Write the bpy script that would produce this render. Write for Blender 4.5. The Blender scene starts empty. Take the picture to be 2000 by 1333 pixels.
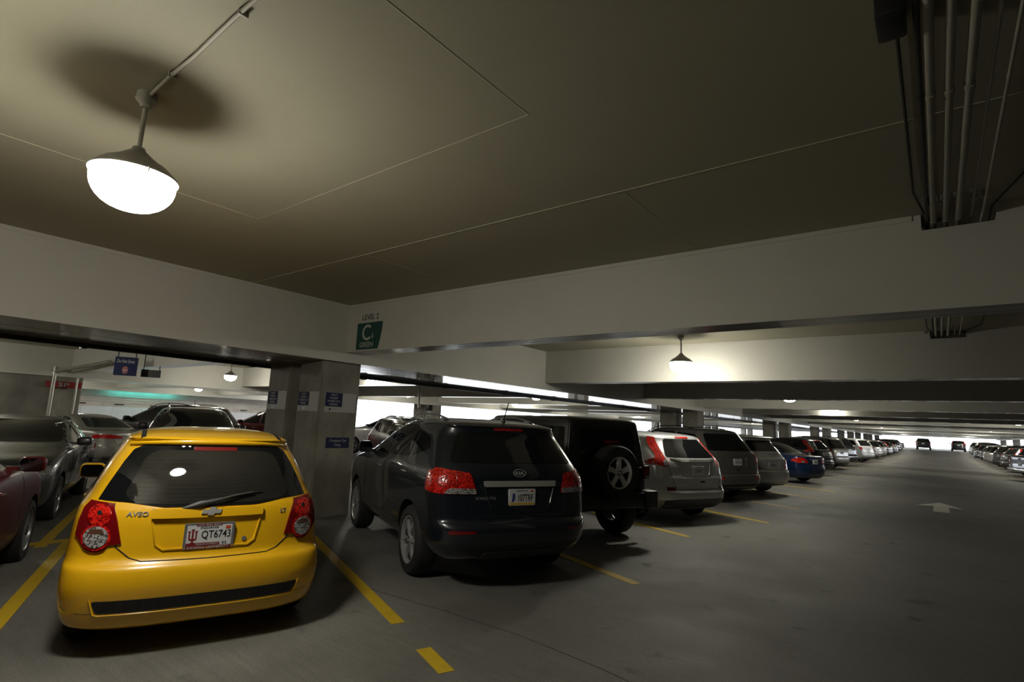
import bpy, bmesh, math, random
import numpy as np
from mathutils import Vector, Matrix
from mathutils.bvhtree import BVHTree
from mathutils.geometry import delaunay_2d_cdt

random.seed(7)
scene = bpy.context.scene
C = scene.collection

# ------------------------------------------------------------------ camera
YAW, PITCH, ROLL = math.radians(38.19), math.radians(8.71), math.radians(2.67)
CAM_H = 1.66
cam_data = bpy.data.cameras.new('camera')
cam_data.sensor_width = 36.0
cam_data.lens = 1057.3 * 36.0 / 2000.0
cam_data.clip_start = 0.05
cam_data.clip_end = 500
cam = bpy.data.objects.new('camera', cam_data)
C.objects.link(cam)
_f = Vector((-math.sin(YAW) * math.cos(PITCH), math.cos(YAW) * math.cos(PITCH), math.sin(PITCH)))
_r = Vector((math.cos(YAW), math.sin(YAW), 0))
_u = _r.cross(_f)
_r2 = math.cos(ROLL) * _r + math.sin(ROLL) * _u
_u2 = -math.sin(ROLL) * _r + math.cos(ROLL) * _u
cam.matrix_world = Matrix(((_r2.x, _u2.x, -_f.x, 0), (_r2.y, _u2.y, -_f.y, 0), (_r2.z, _u2.z, -_f.z, CAM_H), (0, 0, 0, 1)))
scene.camera = cam

# ------------------------------------------------------------------ sky and exposure
world = bpy.data.worlds.new('sky')
scene.world = world
world.use_nodes = True
_bg = world.node_tree.nodes['Background']
_bg.inputs['Color'].default_value = (0.86, 0.91, 1.0, 1)
_bg.inputs['Strength'].default_value = 5.0
LAMP_STRENGTH = 110.0
LAMP_COLOR = (1.0, 0.96, 0.82)
scene.view_settings.view_transform = 'Standard'
scene.view_settings.look = 'None'
scene.view_settings.exposure = 0.0
scene.view_settings.gamma = 1.0
scene.view_settings.use_curve_mapping = False
scene.cycles.adaptive_threshold = 0.02

# ------------------------------------------------------------------ material helpers
MATS = {}


def mat(name, color, rough=0.5, metal=0.0, coat=0.0, spec=0.5, noise=None, bump=None, emit=None, emit_strength=0.0):
    if name in MATS:
        return MATS[name]
    m = bpy.data.materials.new(name)
    m.use_nodes = True
    nt = m.node_tree
    b = nt.nodes['Principled BSDF']
    b.inputs['Base Color'].default_value = (*color, 1)
    b.inputs['Roughness'].default_value = rough
    b.inputs['Metallic'].default_value = metal
    b.inputs['Coat Weight'].default_value = coat
    b.inputs['Coat Roughness'].default_value = 0.03
    b.inputs['Specular IOR Level'].default_value = spec
    if emit:
        b.inputs['Emission Color'].default_value = (*emit, 1)
        b.inputs['Emission Strength'].default_value = emit_strength
    if noise:
        # noise = (scale, amount, stretch vector)
        sc, am, st = noise
        tc = nt.nodes.new('ShaderNodeTexCoord')
        mp = nt.nodes.new('ShaderNodeMapping')
        mp.inputs['Scale'].default_value = st
        n = nt.nodes.new('ShaderNodeTexNoise')
        n.inputs['Scale'].default_value = sc
        n.inputs['Detail'].default_value = 8
        n.inputs['Roughness'].default_value = 0.62
        r = nt.nodes.new('ShaderNodeValToRGB')
        r.color_ramp.elements[0].position = 0.3
        r.color_ramp.elements[1].position = 0.7
        r.color_ramp.elements[0].color = (*[c * (1 - am) for c in color], 1)
        r.color_ramp.elements[1].color = (*[min(1, c * (1 + am)) for c in color], 1)
        nt.links.new(tc.outputs['Object'], mp.inputs['Vector'])
        nt.links.new(mp.outputs['Vector'], n.inputs['Vector'])
        nt.links.new(n.outputs['Fac'], r.inputs['Fac'])
        nt.links.new(r.outputs['Color'], b.inputs['Base Color'])
        if bump:
            bn = nt.nodes.new('ShaderNodeTexNoise')
            bn.inputs['Scale'].default_value = bump[0]
            bn.inputs['Detail'].default_value = 6
            bp = nt.nodes.new('ShaderNodeBump')
            bp.inputs['Strength'].default_value = bump[1]
            bp.inputs['Distance'].default_value = 0.01
            nt.links.new(tc.outputs['Object'], bn.inputs['Vector'])
            nt.links.new(bn.outputs['Fac'], bp.inputs['Height'])
            nt.links.new(bp.outputs['Normal'], b.inputs['Normal'])
    MATS[name] = m
    return m


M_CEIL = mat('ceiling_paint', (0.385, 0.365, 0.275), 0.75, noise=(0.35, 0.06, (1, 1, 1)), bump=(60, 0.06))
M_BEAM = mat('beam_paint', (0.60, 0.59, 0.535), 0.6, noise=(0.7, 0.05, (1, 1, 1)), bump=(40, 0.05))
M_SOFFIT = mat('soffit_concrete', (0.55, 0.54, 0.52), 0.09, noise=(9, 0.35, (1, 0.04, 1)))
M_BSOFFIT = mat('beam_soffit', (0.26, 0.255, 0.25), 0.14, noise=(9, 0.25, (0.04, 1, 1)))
M_COL = mat('column_concrete', (0.25, 0.235, 0.20), 0.8, noise=(2.2, 0.28, (1, 1, 0.7)), bump=(35, 0.25))
M_WALLC = mat('wall_concrete', (0.20, 0.19, 0.165), 0.85, noise=(1.2, 0.35, (1, 1, 1)), bump=(25, 0.3))
M_JOINT = mat('joint_ridge', (0.52, 0.50, 0.38), 0.7)
M_GALV = mat('galvanised_steel', (0.42, 0.41, 0.37), 0.4, metal=0.7)
M_CONDUIT = mat('painted_conduit', (0.40, 0.385, 0.33), 0.55)
M_BLACKPL = mat('black_plastic', (0.012, 0.012, 0.013), 0.45)
M_DARKMET = mat('dark_metal', (0.03, 0.03, 0.032), 0.45, metal=0.3)
M_TIRE = mat('tire_rubber', (0.013, 0.013, 0.014), 0.75, noise=(30, 0.3, (1, 1, 1)))
M_ALLOY = mat('alloy', (0.50, 0.50, 0.51), 0.28, metal=0.6)
M_ALLOYD = mat('alloy_grey', (0.26, 0.26, 0.27), 0.3, metal=0.4)
M_ALLOYL = mat('alloy_light', (0.66, 0.66, 0.66), 0.35, metal=0.2)
M_BADGE = mat('bright_badge', (0.62, 0.62, 0.60), 0.18, metal=0.55)
M_CHROME = mat('chrome', (0.78, 0.79, 0.80), 0.10, metal=0.85)
M_GLASS = mat('tinted_glass', (0.006, 0.007, 0.008), 0.02, spec=0.6)
M_GLASSG = mat('car_glass', (0.03, 0.035, 0.035), 0.02, spec=0.6)


def lens_material(name, dark, bright, scale):
    m = bpy.data.materials.new(name)
    m.use_nodes = True
    nt = m.node_tree
    b = nt.nodes['Principled BSDF']
    tc = nt.nodes.new('ShaderNodeTexCoord')
    v = nt.nodes.new('ShaderNodeTexVoronoi')
    v.inputs['Scale'].default_value = scale
    r = nt.nodes.new('ShaderNodeValToRGB')
    r.color_ramp.elements[0].color = (*dark, 1)
    r.color_ramp.elements[0].position = 0.15
    r.color_ramp.elements[1].color = (*bright, 1)  # brighter cells paint the sparkle of the facets into the lens colour
    r.color_ramp.elements[1].position = 0.85
    sp = nt.nodes.new('ShaderNodeSeparateColor')
    bp = nt.nodes.new('ShaderNodeBump')
    bp.inputs['Strength'].default_value = 0.5
    bp.inputs['Distance'].default_value = 0.004
    L = nt.links.new
    L(tc.outputs['Object'], v.inputs['Vector'])
    L(v.outputs['Color'], sp.inputs['Color'])
    L(sp.outputs['Red'], r.inputs['Fac'])
    L(r.outputs['Color'], b.inputs['Base Color'])
    L(v.outputs['Distance'], bp.inputs['Height'])
    L(bp.outputs['Normal'], b.inputs['Normal'])
    b.inputs['Roughness'].default_value = 0.12
    b.inputs['Coat Weight'].default_value = 1.0
    return m


M_RED = lens_material('red_lens', (0.20, 0.002, 0.003), (0.75, 0.02, 0.012), 75)
M_REDD = mat('dark_red_lens', (0.16, 0.003, 0.005), 0.15, coat=1.0)
M_CLEAR = lens_material('clear_lens', (0.07, 0.07, 0.07), (0.46, 0.46, 0.46), 95)
M_AMBER = mat('amber_lens', (0.10, 0.05, 0.03), 0.2, coat=1.0)
M_WHITE = mat('shade_dimmed_white', (0.46, 0.46, 0.45), 0.6, spec=0.3)  # white dimmed in its colour for the shade on the column notices
M_WHITE2 = mat('level_sign_white', (0.60, 0.60, 0.56), 0.6, spec=0.3)
M_PLATE = mat('plate_white', (0.66, 0.68, 0.70), 0.4)
M_PFRAME = mat('plate_frame_metal', (0.30, 0.31, 0.33), 0.35, metal=0.6)
M_INK = mat('black_ink', (0.012, 0.012, 0.014), 0.5)
M_CRIMSON = mat('crimson_ink', (0.20, 0.012, 0.018), 0.5)
M_ORANGE = mat('orange_sticker', (0.55, 0.07, 0.03), 0.5)
M_GOLD = mat('gold_ink', (0.72, 0.45, 0.05), 0.5)
M_NAVY = mat('navy_sign', (0.026, 0.032, 0.092), 0.7, spec=0.15)
M_BLUE2 = mat('blue_ink', (0.04, 0.07, 0.25), 0.5)
M_GREEN = mat('green_sign', (0.006, 0.075, 0.058), 0.4)
M_REDS = mat('red_sign', (0.25, 0.018, 0.016), 0.45)
M_SEAM = mat('panel_gap', (0.004, 0.004, 0.004), 0.8)
M_HOOD = mat('lamp_hood', (0.36, 0.35, 0.32), 0.45, metal=0.35)


def bowl_material():
    m = bpy.data.materials.new('lamp_glass_lit')
    m.use_nodes = True
    nt = m.node_tree
    nt.nodes.clear()
    o = nt.nodes.new('ShaderNodeOutputMaterial')
    e = nt.nodes.new('ShaderNodeEmission')
    e.inputs['Color'].default_value = (*LAMP_COLOR, 1)
    e.inputs['Strength'].default_value = LAMP_STRENGTH
    nt.links.new(e.outputs['Emission'], o.inputs['Surface'])
    return m


M_BOWL = bowl_material()


def floor_material():
    m = bpy.data.materials.new('floor_concrete')
    m.use_nodes = True
    nt = m.node_tree
    b = nt.nodes['Principled BSDF']
    L = nt.links.new
    tc = nt.nodes.new('ShaderNodeTexCoord')

    def noise(scale, stretch=(1, 1, 1), detail=6, rough=0.6, rot=0.0):
        mp = nt.nodes.new('ShaderNodeMapping')
        mp.inputs['Scale'].default_value = stretch
        mp.inputs['Rotation'].default_value = (0, 0, rot)
        n = nt.nodes.new('ShaderNodeTexNoise')
        n.inputs['Scale'].default_value = scale
        n.inputs['Detail'].default_value = detail
        n.inputs['Roughness'].default_value = rough
        L(tc.outputs['Object'], mp.inputs['Vector'])
        L(mp.outputs['Vector'], n.inputs['Vector'])
        return n.outputs['Fac']

    def ramp(fac, stops):
        r = nt.nodes.new('ShaderNodeValToRGB')
        els = r.color_ramp.elements
        els[0].position, els[0].color = stops[0][0], (*[stops[0][1]] * 3, 1)
        els[1].position, els[1].color = stops[1][0], (*[stops[1][1]] * 3, 1)
        L(fac, r.inputs['Fac'])
        return r.outputs['Color']

    def mul(a, c):
        x = nt.nodes.new('ShaderNodeMix')
        x.data_type = 'RGBA'
        x.blend_type = 'MULTIPLY'
        x.inputs['Factor'].default_value = 1
        L(a, x.inputs[6])
        L(c, x.inputs[7])
        return x.outputs[2]
    base = nt.nodes.new('ShaderNodeRGB')
    base.outputs[0].default_value = (0.180, 0.174, 0.158, 1)
    blot = ramp(noise(0.55, rough=0.75), [(0.32, 0.66), (0.68, 1.16)])
    lane = ramp(noise(0.30, (1.0, 0.10, 1), 5), [(0.35, 0.75), (0.62, 1.05)])
    broom = ramp(noise(26, (0.06, 1.0, 1), 4), [(0.3, 0.86), (0.7, 1.08)])
    grit = ramp(noise(70, detail=5), [(0.3, 0.70), (0.7, 1.22)])
    stain = ramp(noise(2.6, rough=0.5, detail=3), [(0.27, 0.50), (0.36, 1.0)])
    col = base.outputs[0]
    for k in (blot, lane, broom, grit, stain):
        col = mul(col, k)
    L(col, b.inputs['Base Color'])
    rr = ramp(noise(1.1), [(0.3, 0.58), (0.7, 0.78)])
    L(rr, b.inputs['Roughness'])
    bp = nt.nodes.new('ShaderNodeBump')
    bp.inputs['Strength'].default_value = 0.25
    bp.inputs['Distance'].default_value = 0.004
    L(noise(60, (0.12, 1, 1), 4), bp.inputs['Height'])
    L(bp.outputs['Normal'], b.inputs['Normal'])
    return m


def paint_line_material(name, color):
    m = bpy.data.materials.new(name)
    m.use_nodes = True
    nt = m.node_tree
    b = nt.nodes['Principled BSDF']
    tc = nt.nodes.new('ShaderNodeTexCoord')
    n = nt.nodes.new('ShaderNodeTexNoise')
    n.inputs['Scale'].default_value = 7
    n.inputs['Detail'].default_value = 9
    n.inputs['Roughness'].default_value = 0.75
    r = nt.nodes.new('ShaderNodeValToRGB')
    r.color_ramp.elements[0].position = 0.30
    r.color_ramp.elements[0].color = (0.10, 0.095, 0.07, 1)
    r.color_ramp.elements[1].position = 0.42
    r.color_ramp.elements[1].color = (*color, 1)
    e = r.color_ramp.elements.new(0.75)
    e.color = (*[c * 0.75 for c in color], 1)
    nt.links.new(tc.outputs['Object'], n.inputs['Vector'])
    nt.links.new(n.outputs['Fac'], r.inputs['Fac'])
    nt.links.new(r.outputs['Color'], b.inputs['Base Color'])
    b.inputs['Roughness'].default_value = 0.6
    return m


M_FLOOR = floor_material()
M_YLINE = paint_line_material('yellow_line_paint', (0.60, 0.40, 0.015))
M_WLINE = paint_line_material('white_line_paint', (0.60, 0.59, 0.55))


def car_paint(name, color, metal=0.35, rough=0.32):
    return mat('paint_' + name, color, rough, metal=metal, coat=1.0)


# ------------------------------------------------------------------ mesh helpers
def link(name, me, m=None, parent=None, smooth=None):
    o = bpy.data.objects.new(name, me)
    C.objects.link(o)
    if m is not None:
        for x in (m if isinstance(m, (list, tuple)) else [m]):
            me.materials.append(x)
    if parent is not None:
        o.parent = parent
    return o


def bm_mesh(name, bm, sharp=None):
    me = bpy.data.meshes.new(name)
    if sharp is not None:
        a = math.radians(sharp)
        bm.normal_update()
        for f in bm.faces:
            f.smooth = True
        for e in bm.edges:
            if len(e.link_faces) == 2 and e.calc_face_angle(0) > a:
                e.smooth = False
    bm.to_mesh(me)
    bm.free()
    return me


def add_box(bm, x0, x1, y0, y1, z0, z1, mi=0):
    vs = [bm.verts.new(p) for p in ((x0, y0, z0), (x1, y0, z0), (x1, y1, z0), (x0, y1, z0), (x0, y0, z1), (x1, y0, z1), (x1, y1, z1), (x0, y1, z1))]
    for q in ((0, 3, 2, 1), (4, 5, 6, 7), (0, 1, 5, 4), (1, 2, 6, 5), (2, 3, 7, 6), (3, 0, 4, 7)):
        bm.faces.new([vs[i] for i in q]).material_index = mi


def add_bevel_box(bm, x0, x1, y0, y1, z0, z1, r, seg=2):
    t = bmesh.new()
    add_box(t, x0, x1, y0, y1, z0, z1)
    bmesh.ops.bevel(t, geom=list(t.edges), offset=r, segments=seg, affect='EDGES', profile=0.5)
    me = bpy.data.meshes.new('tmp')
    t.to_mesh(me)
    t.free()
    bm.from_mesh(me)
    bpy.data.meshes.remove(me)


def add_tube(bm, pts, r, n=10, caps=True):
    pts = [Vector(p) for p in pts]
    rings = []
    for i, p in enumerate(pts):
        d = (pts[min(i + 1, len(pts) - 1)] - pts[max(i - 1, 0)]).normalized()
        a = d.orthogonal().normalized() if i == 0 else (prev - d * prev.dot(d)).normalized()
        prev = a
        b = d.cross(a)
        rr = r[i] if isinstance(r, (list, tuple)) else r
        rings.append([bm.verts.new(p + (a * math.cos(2 * math.pi * k / n) + b * math.sin(2 * math.pi * k / n)) * rr) for k in range(n)])
    for A, B in zip(rings, rings[1:]):
        for k in range(n):
            bm.faces.new((A[k], A[(k + 1) % n], B[(k + 1) % n], B[k]))
    if caps:
        bm.faces.new(rings[0][::-1])
        bm.faces.new(rings[-1])


def add_lathe(bm, prof, n=32, axis='z', center=(0, 0, 0), closed=False):
    """prof: list of (radius, height along axis)."""
    c = Vector(center)
    rings = []
    for r, h in prof:
        ring = []
        for k in range(n):
            a = 2 * math.pi * k / n
            if axis == 'z':
                v = Vector((r * math.cos(a), r * math.sin(a), h))
            else:
                v = Vector((r * math.cos(a), h, r * math.sin(a)))
            ring.append(bm.verts.new(c + v))
        rings.append(ring)
    pairs = list(zip(rings, rings[1:]))
    if closed:
        pairs.append((rings[-1], rings[0]))
    for A, B in pairs:
        for k in range(n):
            bm.faces.new((A[k], A[(k + 1) % n], B[(k + 1) % n], B[k]))
    if not closed:
        for ring in (rings[0], rings[-1]):
            try:
                bm.faces.new(ring)
            except ValueError:
                pass
    bmesh.ops.recalc_face_normals(bm, faces=bm.faces)


def empty(name, loc=(0, 0, 0), rz=0.0):
    o = bpy.data.objects.new(name, None)
    C.objects.link(o)
    o.location = loc
    o.rotation_euler = (0, 0, rz)
    o.empty_display_size = 0.2
    return o


def tag(o, label, cat, group=None):
    o['label'] = label
    o['category'] = cat
    if group:
        o['group'] = group
    return o


def struct(o):
    o['kind'] = 'structure'
    return o


def box_obj(name, x0, x1, y0, y1, z0, z1, m, parent=None):
    bm = bmesh.new()
    add_box(bm, x0, x1, y0, y1, z0, z1)
    return link(name, bm_mesh(name, bm), m, parent)


def copy_tree(o, parent=None):
    c = o.copy()
    C.objects.link(c)
    c.parent = parent
    for ch in list(o.children):
        copy_tree(ch, c)
    return c


_text_cache = {}


def text2d(s, w, h, shear=0.0):
    """2D verts and faces of a string fitted to a w x h box round the origin."""
    key = (s, shear)
    if key not in _text_cache:
        cu = bpy.data.curves.new('t', 'FONT')
        cu.body = s
        cu.align_x = 'CENTER'
        cu.resolution_u = 3
        cu.shear = shear
        cu.offset = 0.012
        ob = bpy.data.objects.new('t', cu)
        C.objects.link(ob)
        dg = bpy.context.evaluated_depsgraph_get()
        me = bpy.data.meshes.new_from_object(ob.evaluated_get(dg))
        v = np.array([tuple(p.co)[:2] for p in me.vertices])
        f = [tuple(p.vertices) for p in me.polygons]
        bpy.data.objects.remove(ob)
        bpy.data.curves.remove(cu)
        bpy.data.meshes.remove(me)
        lo, hi = v.min(0), v.max(0)
        v = (v - (lo + hi) / 2) / (hi - lo)
        _text_cache[key] = (v, f)
    v, f = _text_cache[key]
    return [(p[0] * w, p[1] * h) for p in v], f


def rect2d(w, h, r=0.0, cx=0.0, cy=0.0):
    p = [(cx - w / 2, cy - h / 2), (cx + w / 2, cy - h / 2), (cx + w / 2, cy + h / 2), (cx - w / 2, cy + h / 2)]
    return round_poly(p, r) if r else p


def round_poly(pts, r, seg=4):
    out = []
    n = len(pts)
    for i in range(n):
        p0, p1, p2 = Vector(pts[i - 1]), Vector(pts[i]), Vector(pts[(i + 1) % n])
        a, b = (p0 - p1), (p2 - p1)
        rr = min(r, a.length * 0.45, b.length * 0.45)
        A, B = p1 + a.normalized() * rr, p1 + b.normalized() * rr
        for k in range(seg + 1):
            t = k / seg
            q = A * (1 - t) ** 2 + p1 * 2 * t * (1 - t) + B * t * t
            out.append((q.x, q.y))
    return out


def panel_mesh(name, v2, faces, frame, off, thick):
    """Flat plate: 2D mesh v2/faces mapped with frame=(origin, ux, uy, normal), front at off, back at off-thick."""
    o, ux, uy, n = [Vector(x) for x in frame]
    bm = bmesh.new()
    top = [bm.verts.new(o + ux * p[0] + uy * p[1] + n * off) for p in v2]
    for f in faces:
        try:
            bm.faces.new([top[i] for i in f])
        except ValueError:
            pass
    bmesh.ops.remove_doubles(bm, verts=bm.verts, dist=1e-6)
    bm.normal_update()
    for f in bm.faces:
        if f.normal.dot(n) < 0:
            f.normal_flip()
    if thick > 0:
        be = [e for e in bm.edges if len(e.link_faces) == 1]
        r = bmesh.ops.extrude_edge_only(bm, edges=be)
        for v in [x for x in r['geom'] if isinstance(x, bmesh.types.BMVert)]:
            v.co -= n * thick
    return bm_mesh(name, bm)


def panel(name, poly, frame, off, thick, m, parent=None):
    return link(name, panel_mesh(name, poly, [tuple(range(len(poly)))], frame, off, thick), m, parent)


def lettering(name, s, w, h, frame, at, off, m, parent=None, shear=0.0):
    v, f = text2d(s, w, h, shear)
    v = [(p[0] + at[0], p[1] + at[1]) for p in v]
    return link(name, panel_mesh(name, v, f, frame, off, 0.0008), m, parent)


# ------------------------------------------------------------------ the garage
XG = -8.01            # aisle-side face of the left girder
ZG, ZB, ZC = 2.58, 2.753, 3.58
Y0, Y1 = -24.0, 121.0
BAY = 16.35           # spacing of the girder lines
Y_BEAM, D_BEAM, W_BEAM = 5.555, 6.1, 0.39
GROWS = [XG - BAY * k for k in range(3)]
XR = 7.6              # aisle-side face of the right girder

floor = struct(box_obj('floor', -120, 40, Y0, Y1 + 60, -0.35, 0.0, M_FLOOR))
bm = bmesh.new()
YO = 24.2             # the third bay ends here; beyond it lies open ground
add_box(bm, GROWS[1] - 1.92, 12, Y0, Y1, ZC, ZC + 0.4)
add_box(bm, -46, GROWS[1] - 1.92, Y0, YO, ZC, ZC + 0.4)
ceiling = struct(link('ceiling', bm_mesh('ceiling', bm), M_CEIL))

# form joints on the ceiling near the camera, as thin ridges
for (x0, x1, y0, y1) in ((-7.9, 5.0, 3.795, 3.803), (-5.274, -5.266, -3, 2.49), (-5.27, -1.91, 2.486, 2.491),
                         (-1.914, -1.907, -2.5, 2.49), (-5.274, -5.266, 3.8, 5.5), (-1.914, -1.908, 3.8, 5.5)):
    box_obj('form_joint', x0, x1, y0, y1, ZC - (0.005 if x1 > 4 else 0.0022), ZC + 0.01, M_JOINT, ceiling)

M_PAVE = mat('sunlit_paving', (0.62, 0.61, 0.58), 0.8, noise=(0.6, 0.08, (1, 1, 1)))
struct(box_obj('floor_outside', -118, GROWS[1] - 2.35, YO + 0.4, Y1 + 50, -0.01, 0.012, M_PAVE))

# ramp up at the far end
bm = bmesh.new()
for i, (y, z) in enumerate(((86, 0.0), (104, 0.62), (124, 0.62))):
    for x in (-7.9, 7.5):
        bm.verts.new((x, y, z))
bm.verts.ensure_lookup_table()
for a, b_, c_, d in ((0, 1, 3, 2), (2, 3, 5, 4)):
    bm.faces.new([bm.verts[i] for i in (a, b_, c_, d)])
r = bmesh.ops.extrude_face_region(bm, geom=list(bm.faces))
for v in [x for x in r['geom'] if isinstance(x, bmesh.types.BMVert)]:
    v.co.z = -0.1
bmesh.ops.recalc_face_normals(bm, faces=bm.faces)
tag(struct(link('floor_ramp', bm_mesh('floor_ramp', bm), M_FLOOR)), 'concrete floor rising at the bright far end', 'floor')


def girder(x0, x1, Y1=Y1):
    bm = bmesh.new()
    add_box(bm, x0, x1, Y0, Y1, ZG, ZC)
    add_box(bm, x0 - 0.012, x1 + 0.012, Y0, Y1, ZC - 0.05, ZC)
    bm.normal_update()
    for f in bm.faces:
        if f.normal.z < -0.5 and f.calc_center_median().z < ZG + 0.1:
            f.material_index = 1
    return struct(link('girder', bm_mesh('girder', bm), [M_BEAM, M_SOFFIT]))


for gx in GROWS:
    ye = YO if gx == GROWS[2] else Y1
    girder(gx - 0.91, gx, ye)
    girder(gx - 2.28, gx - 0.95, ye)
girder(XR, XR + 0.91)
girder(XR + 0.95, XR + 1.92)

# cross beams, one per bay and line; those over the aisle have the pocket for the conduits
NX0, NX1, NZ = -0.01, 0.47, 3.44


def beam(x0, x1, y, notch):
    bm = bmesh.new()
    y1 = y + W_BEAM
    if notch:
        add_box(bm, x0, NX0, y, y1, ZB, ZC)
        add_box(bm, NX1, x1, y, y1, ZB, ZC)
        add_box(bm, NX0, NX1, y, y1, ZB, NZ)
    else:
        add_box(bm, x0, x1, y, y1, ZB, ZC)
    for a, b_ in (((x0, NX0 - .06), (NX1 + .06, x1)) if notch else ((x0, x1),)):
        add_box(bm, a, b_, y - 0.012, y1 + 0.012, ZC - 0.045, ZC)
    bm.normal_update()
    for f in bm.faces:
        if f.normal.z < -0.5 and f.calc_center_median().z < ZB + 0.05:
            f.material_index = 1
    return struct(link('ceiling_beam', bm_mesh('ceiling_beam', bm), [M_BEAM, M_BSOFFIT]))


k = -3
while Y_BEAM + D_BEAM * k < Y1 - 1:
    y = Y_BEAM + D_BEAM * k
    beam(XG, XR, y, True)
    beam(GROWS[1], XG - 2.28, y, False)
    if y < YO - 1:
        beam(GROWS[2], GROWS[1] - 2.28, y, False)
    k += 1


# paired concrete columns under the girders
def pier(x0, x1, y0, y1):
    bm = bmesh.new()
    add_box(bm, x0, x1, y0, y1, 0, ZG)
    bmesh.ops.bevel(bm, geom=[e for e in bm.edges if abs(e.verts[0].co.z - e.verts[1].co.z) > 1], offset=0.03, segments=1, affect='EDGES')
    o = struct(link('column', bm_mesh('column', bm), M_COL))
    return o


COL_Y, COL_D = 5.20, 18.3
for gx in GROWS:
    for n in range(-1, 7):
        y = COL_Y + COL_D * n
        if gx == GROWS[2] and y > YO:
            break
        pier(gx - 0.79, gx - 0.10, y, y + 0.78)
        pier(gx - 1.83, gx - 1.11, y, y + 0.78)
for n in range(0, 7):
    y = COL_Y + COL_D * n
    pier(XR + 0.10, XR + 0.79, y, y + 0.78)

# walls
struct(box_obj('wall_left', GROWS[1] - 0.75, GROWS[1] - 0.12, Y0, 5.19, 0, ZG, M_WALLC))
struct(box_obj('wall_near', -46, 12, Y0 - 0.4, Y0, 0, ZC, M_WALLC))
struct(box_obj('wall_right', XR + 2.0, XR + 2.3, Y0, 44, 0, ZC, M_WALLC))
struct(box_obj('parapet_right', XR + 2.0, XR + 2.25, 44, Y1, 0, 1.0, M_WALLC))
struct(box_obj('parapet_far', -46, XR + 2.3, Y1 + 1.5, Y1 + 1.75, 0, 0.80, M_BEAM))

XW = -43.4
M_BEIGE = mat('beige_masonry', (0.66, 0.60, 0.54), 0.8, noise=(1.5, 0.12, (1, 1, 1)))
M_PANEL = mat('white_panel_paint', (0.84, 0.85, 0.88), 0.6, noise=(1.5, 0.05, (1, 1, 1)))
wall_b = struct(box_obj('wall_back', XW - 0.3, XW, Y0, YO, 0, ZC, M_BEIGE))
for i in range(32):
    y = Y0 + 0.3 + i * 1.72
    if y + 1.7 > YO:
        break
    box_obj('panel', XW - 0.02, XW + 0.03, y, y + 1.70, 0.05, 1.56, M_PANEL, wall_b)
for z in (1.88, 2.05, 2.22):
    box_obj('ledge', XW - 0.02, XW + 0.04, Y0, YO - .1, z, z + 0.025, M_GALV, wall_b)
for i in range(10):
    box_obj('vent', XW, XW + 0.10, 2.0 + i * 2.1, 2.5 + i * 2.1, 1.70, 1.77, M_DARKMET, wall_b)
struct(box_obj('parapet_back', GROWS[1] - 1.86, GROWS[1] - 1.70, YO + 2.2, Y1, 0, 0.55, M_BEIGE))

# utility pipe hung at the far edge of the left girder, with its hangers
bm = bmesh.new()
add_box(bm, XG - 2.30, XG - 2.18, Y0 + .2, Y1 - .3, 2.515, ZG)
pipe = link('cable_tray', bm_mesh('cable_tray', bm), M_DARKMET)
tag(pipe, 'dark cable tray fixed along the far edge of the left girder', 'cable tray')
for i in range(30):
    box_obj('bracket', XG - 2.31, XG - 2.17, -8 + i * 2.6, -7.93 + i * 2.6, 2.50, 2.53, M_DARKMET, pipe)

# ------------------------------------------------------------------ floor markings
SD = Vector((math.sin(math.radians(-68.7)), math.cos(math.radians(-68.7)), 0))   # stall direction, nose-in
SN = Vector((-SD.y, SD.x, 0))


def stripe(p0, p1, w, m, z=0.003, name='stall_line'):
    p0, p1 = Vector(p0), Vector(p1)
    d = (p1 - p0).normalized()
    n = Vector((-d.y, d.x, 0)) * (w / 2)
    bm = bmesh.new()
    lo = [bm.verts.new((q.x, q.y, -0.002)) for q in (p0 - n, p1 - n, p1 + n, p0 + n)]
    hi = [bm.verts.new((v.co.x, v.co.y, z)) for v in lo]
    bm.faces.new(hi)
    for i in range(4):
        bm.faces.new((lo[i], lo[(i + 1) % 4], hi[(i + 1) % 4], hi[i]))
    bmesh.ops.recalc_face_normals(bm, faces=bm.faces)
    return link(name, bm_mesh(name, bm), m, floor)


for n in range(-2, 27):
    e = Vector((-2.68, 2.87 + 2.93 * n, 0))
    if n == 0:
        stripe(e, e + SD * 0.42, 0.115, M_YLINE)
        stripe(e + SD * 0.97, e + SD * 5.6, 0.115, M_YLINE)
    elif n == 2:
        stripe(e + SD * 0.62, e + SD * 5.6, 0.115, M_YLINE)
    else:
        stripe(e, e + SD * (6.22 if n < 0 else 5.6), 0.115, M_YLINE)
    a = e + SD * 6.0 + Vector((0, -0.25, 0))
    stripe(a, a + Vector((-5.2, 2.0, 0)), 0.115, M_YLINE)
stripe((-8.50, -6, 0), (-8.50, 4.4, 0), 0.16, M_YLINE, z=0.0034)
for n in range(11, 27):
    e = Vector((2.5, 2.87 + 2.93 * n, 0))
    stripe(e, e + Vector((-SD.x, SD.y, 0)) * 5.4, 0.115, M_YLINE)
JP = [[-4.74, 3.62], [-4.31, 3.64], [-3.58, 3.7], [-2.79, 3.73], [-2.38, 3.7], [-1.92, 3.65], [-1.71, 3.61]]
M_CRACK = mat('joint_dark', (0.045, 0.043, 0.04), 0.9)
for a, b_ in zip(JP, JP[1:]):
    stripe((*a, 0), (*b_, 0), 0.008, M_CRACK, z=0.0012, name='floor_joint')
arrow = [(-0.20, 17.45), (0.13, 17.45), (0.12, 18.95), (0.42, 18.72), (-0.06, 20.15), (-0.58, 18.68), (-0.20, 18.98)]
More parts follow.
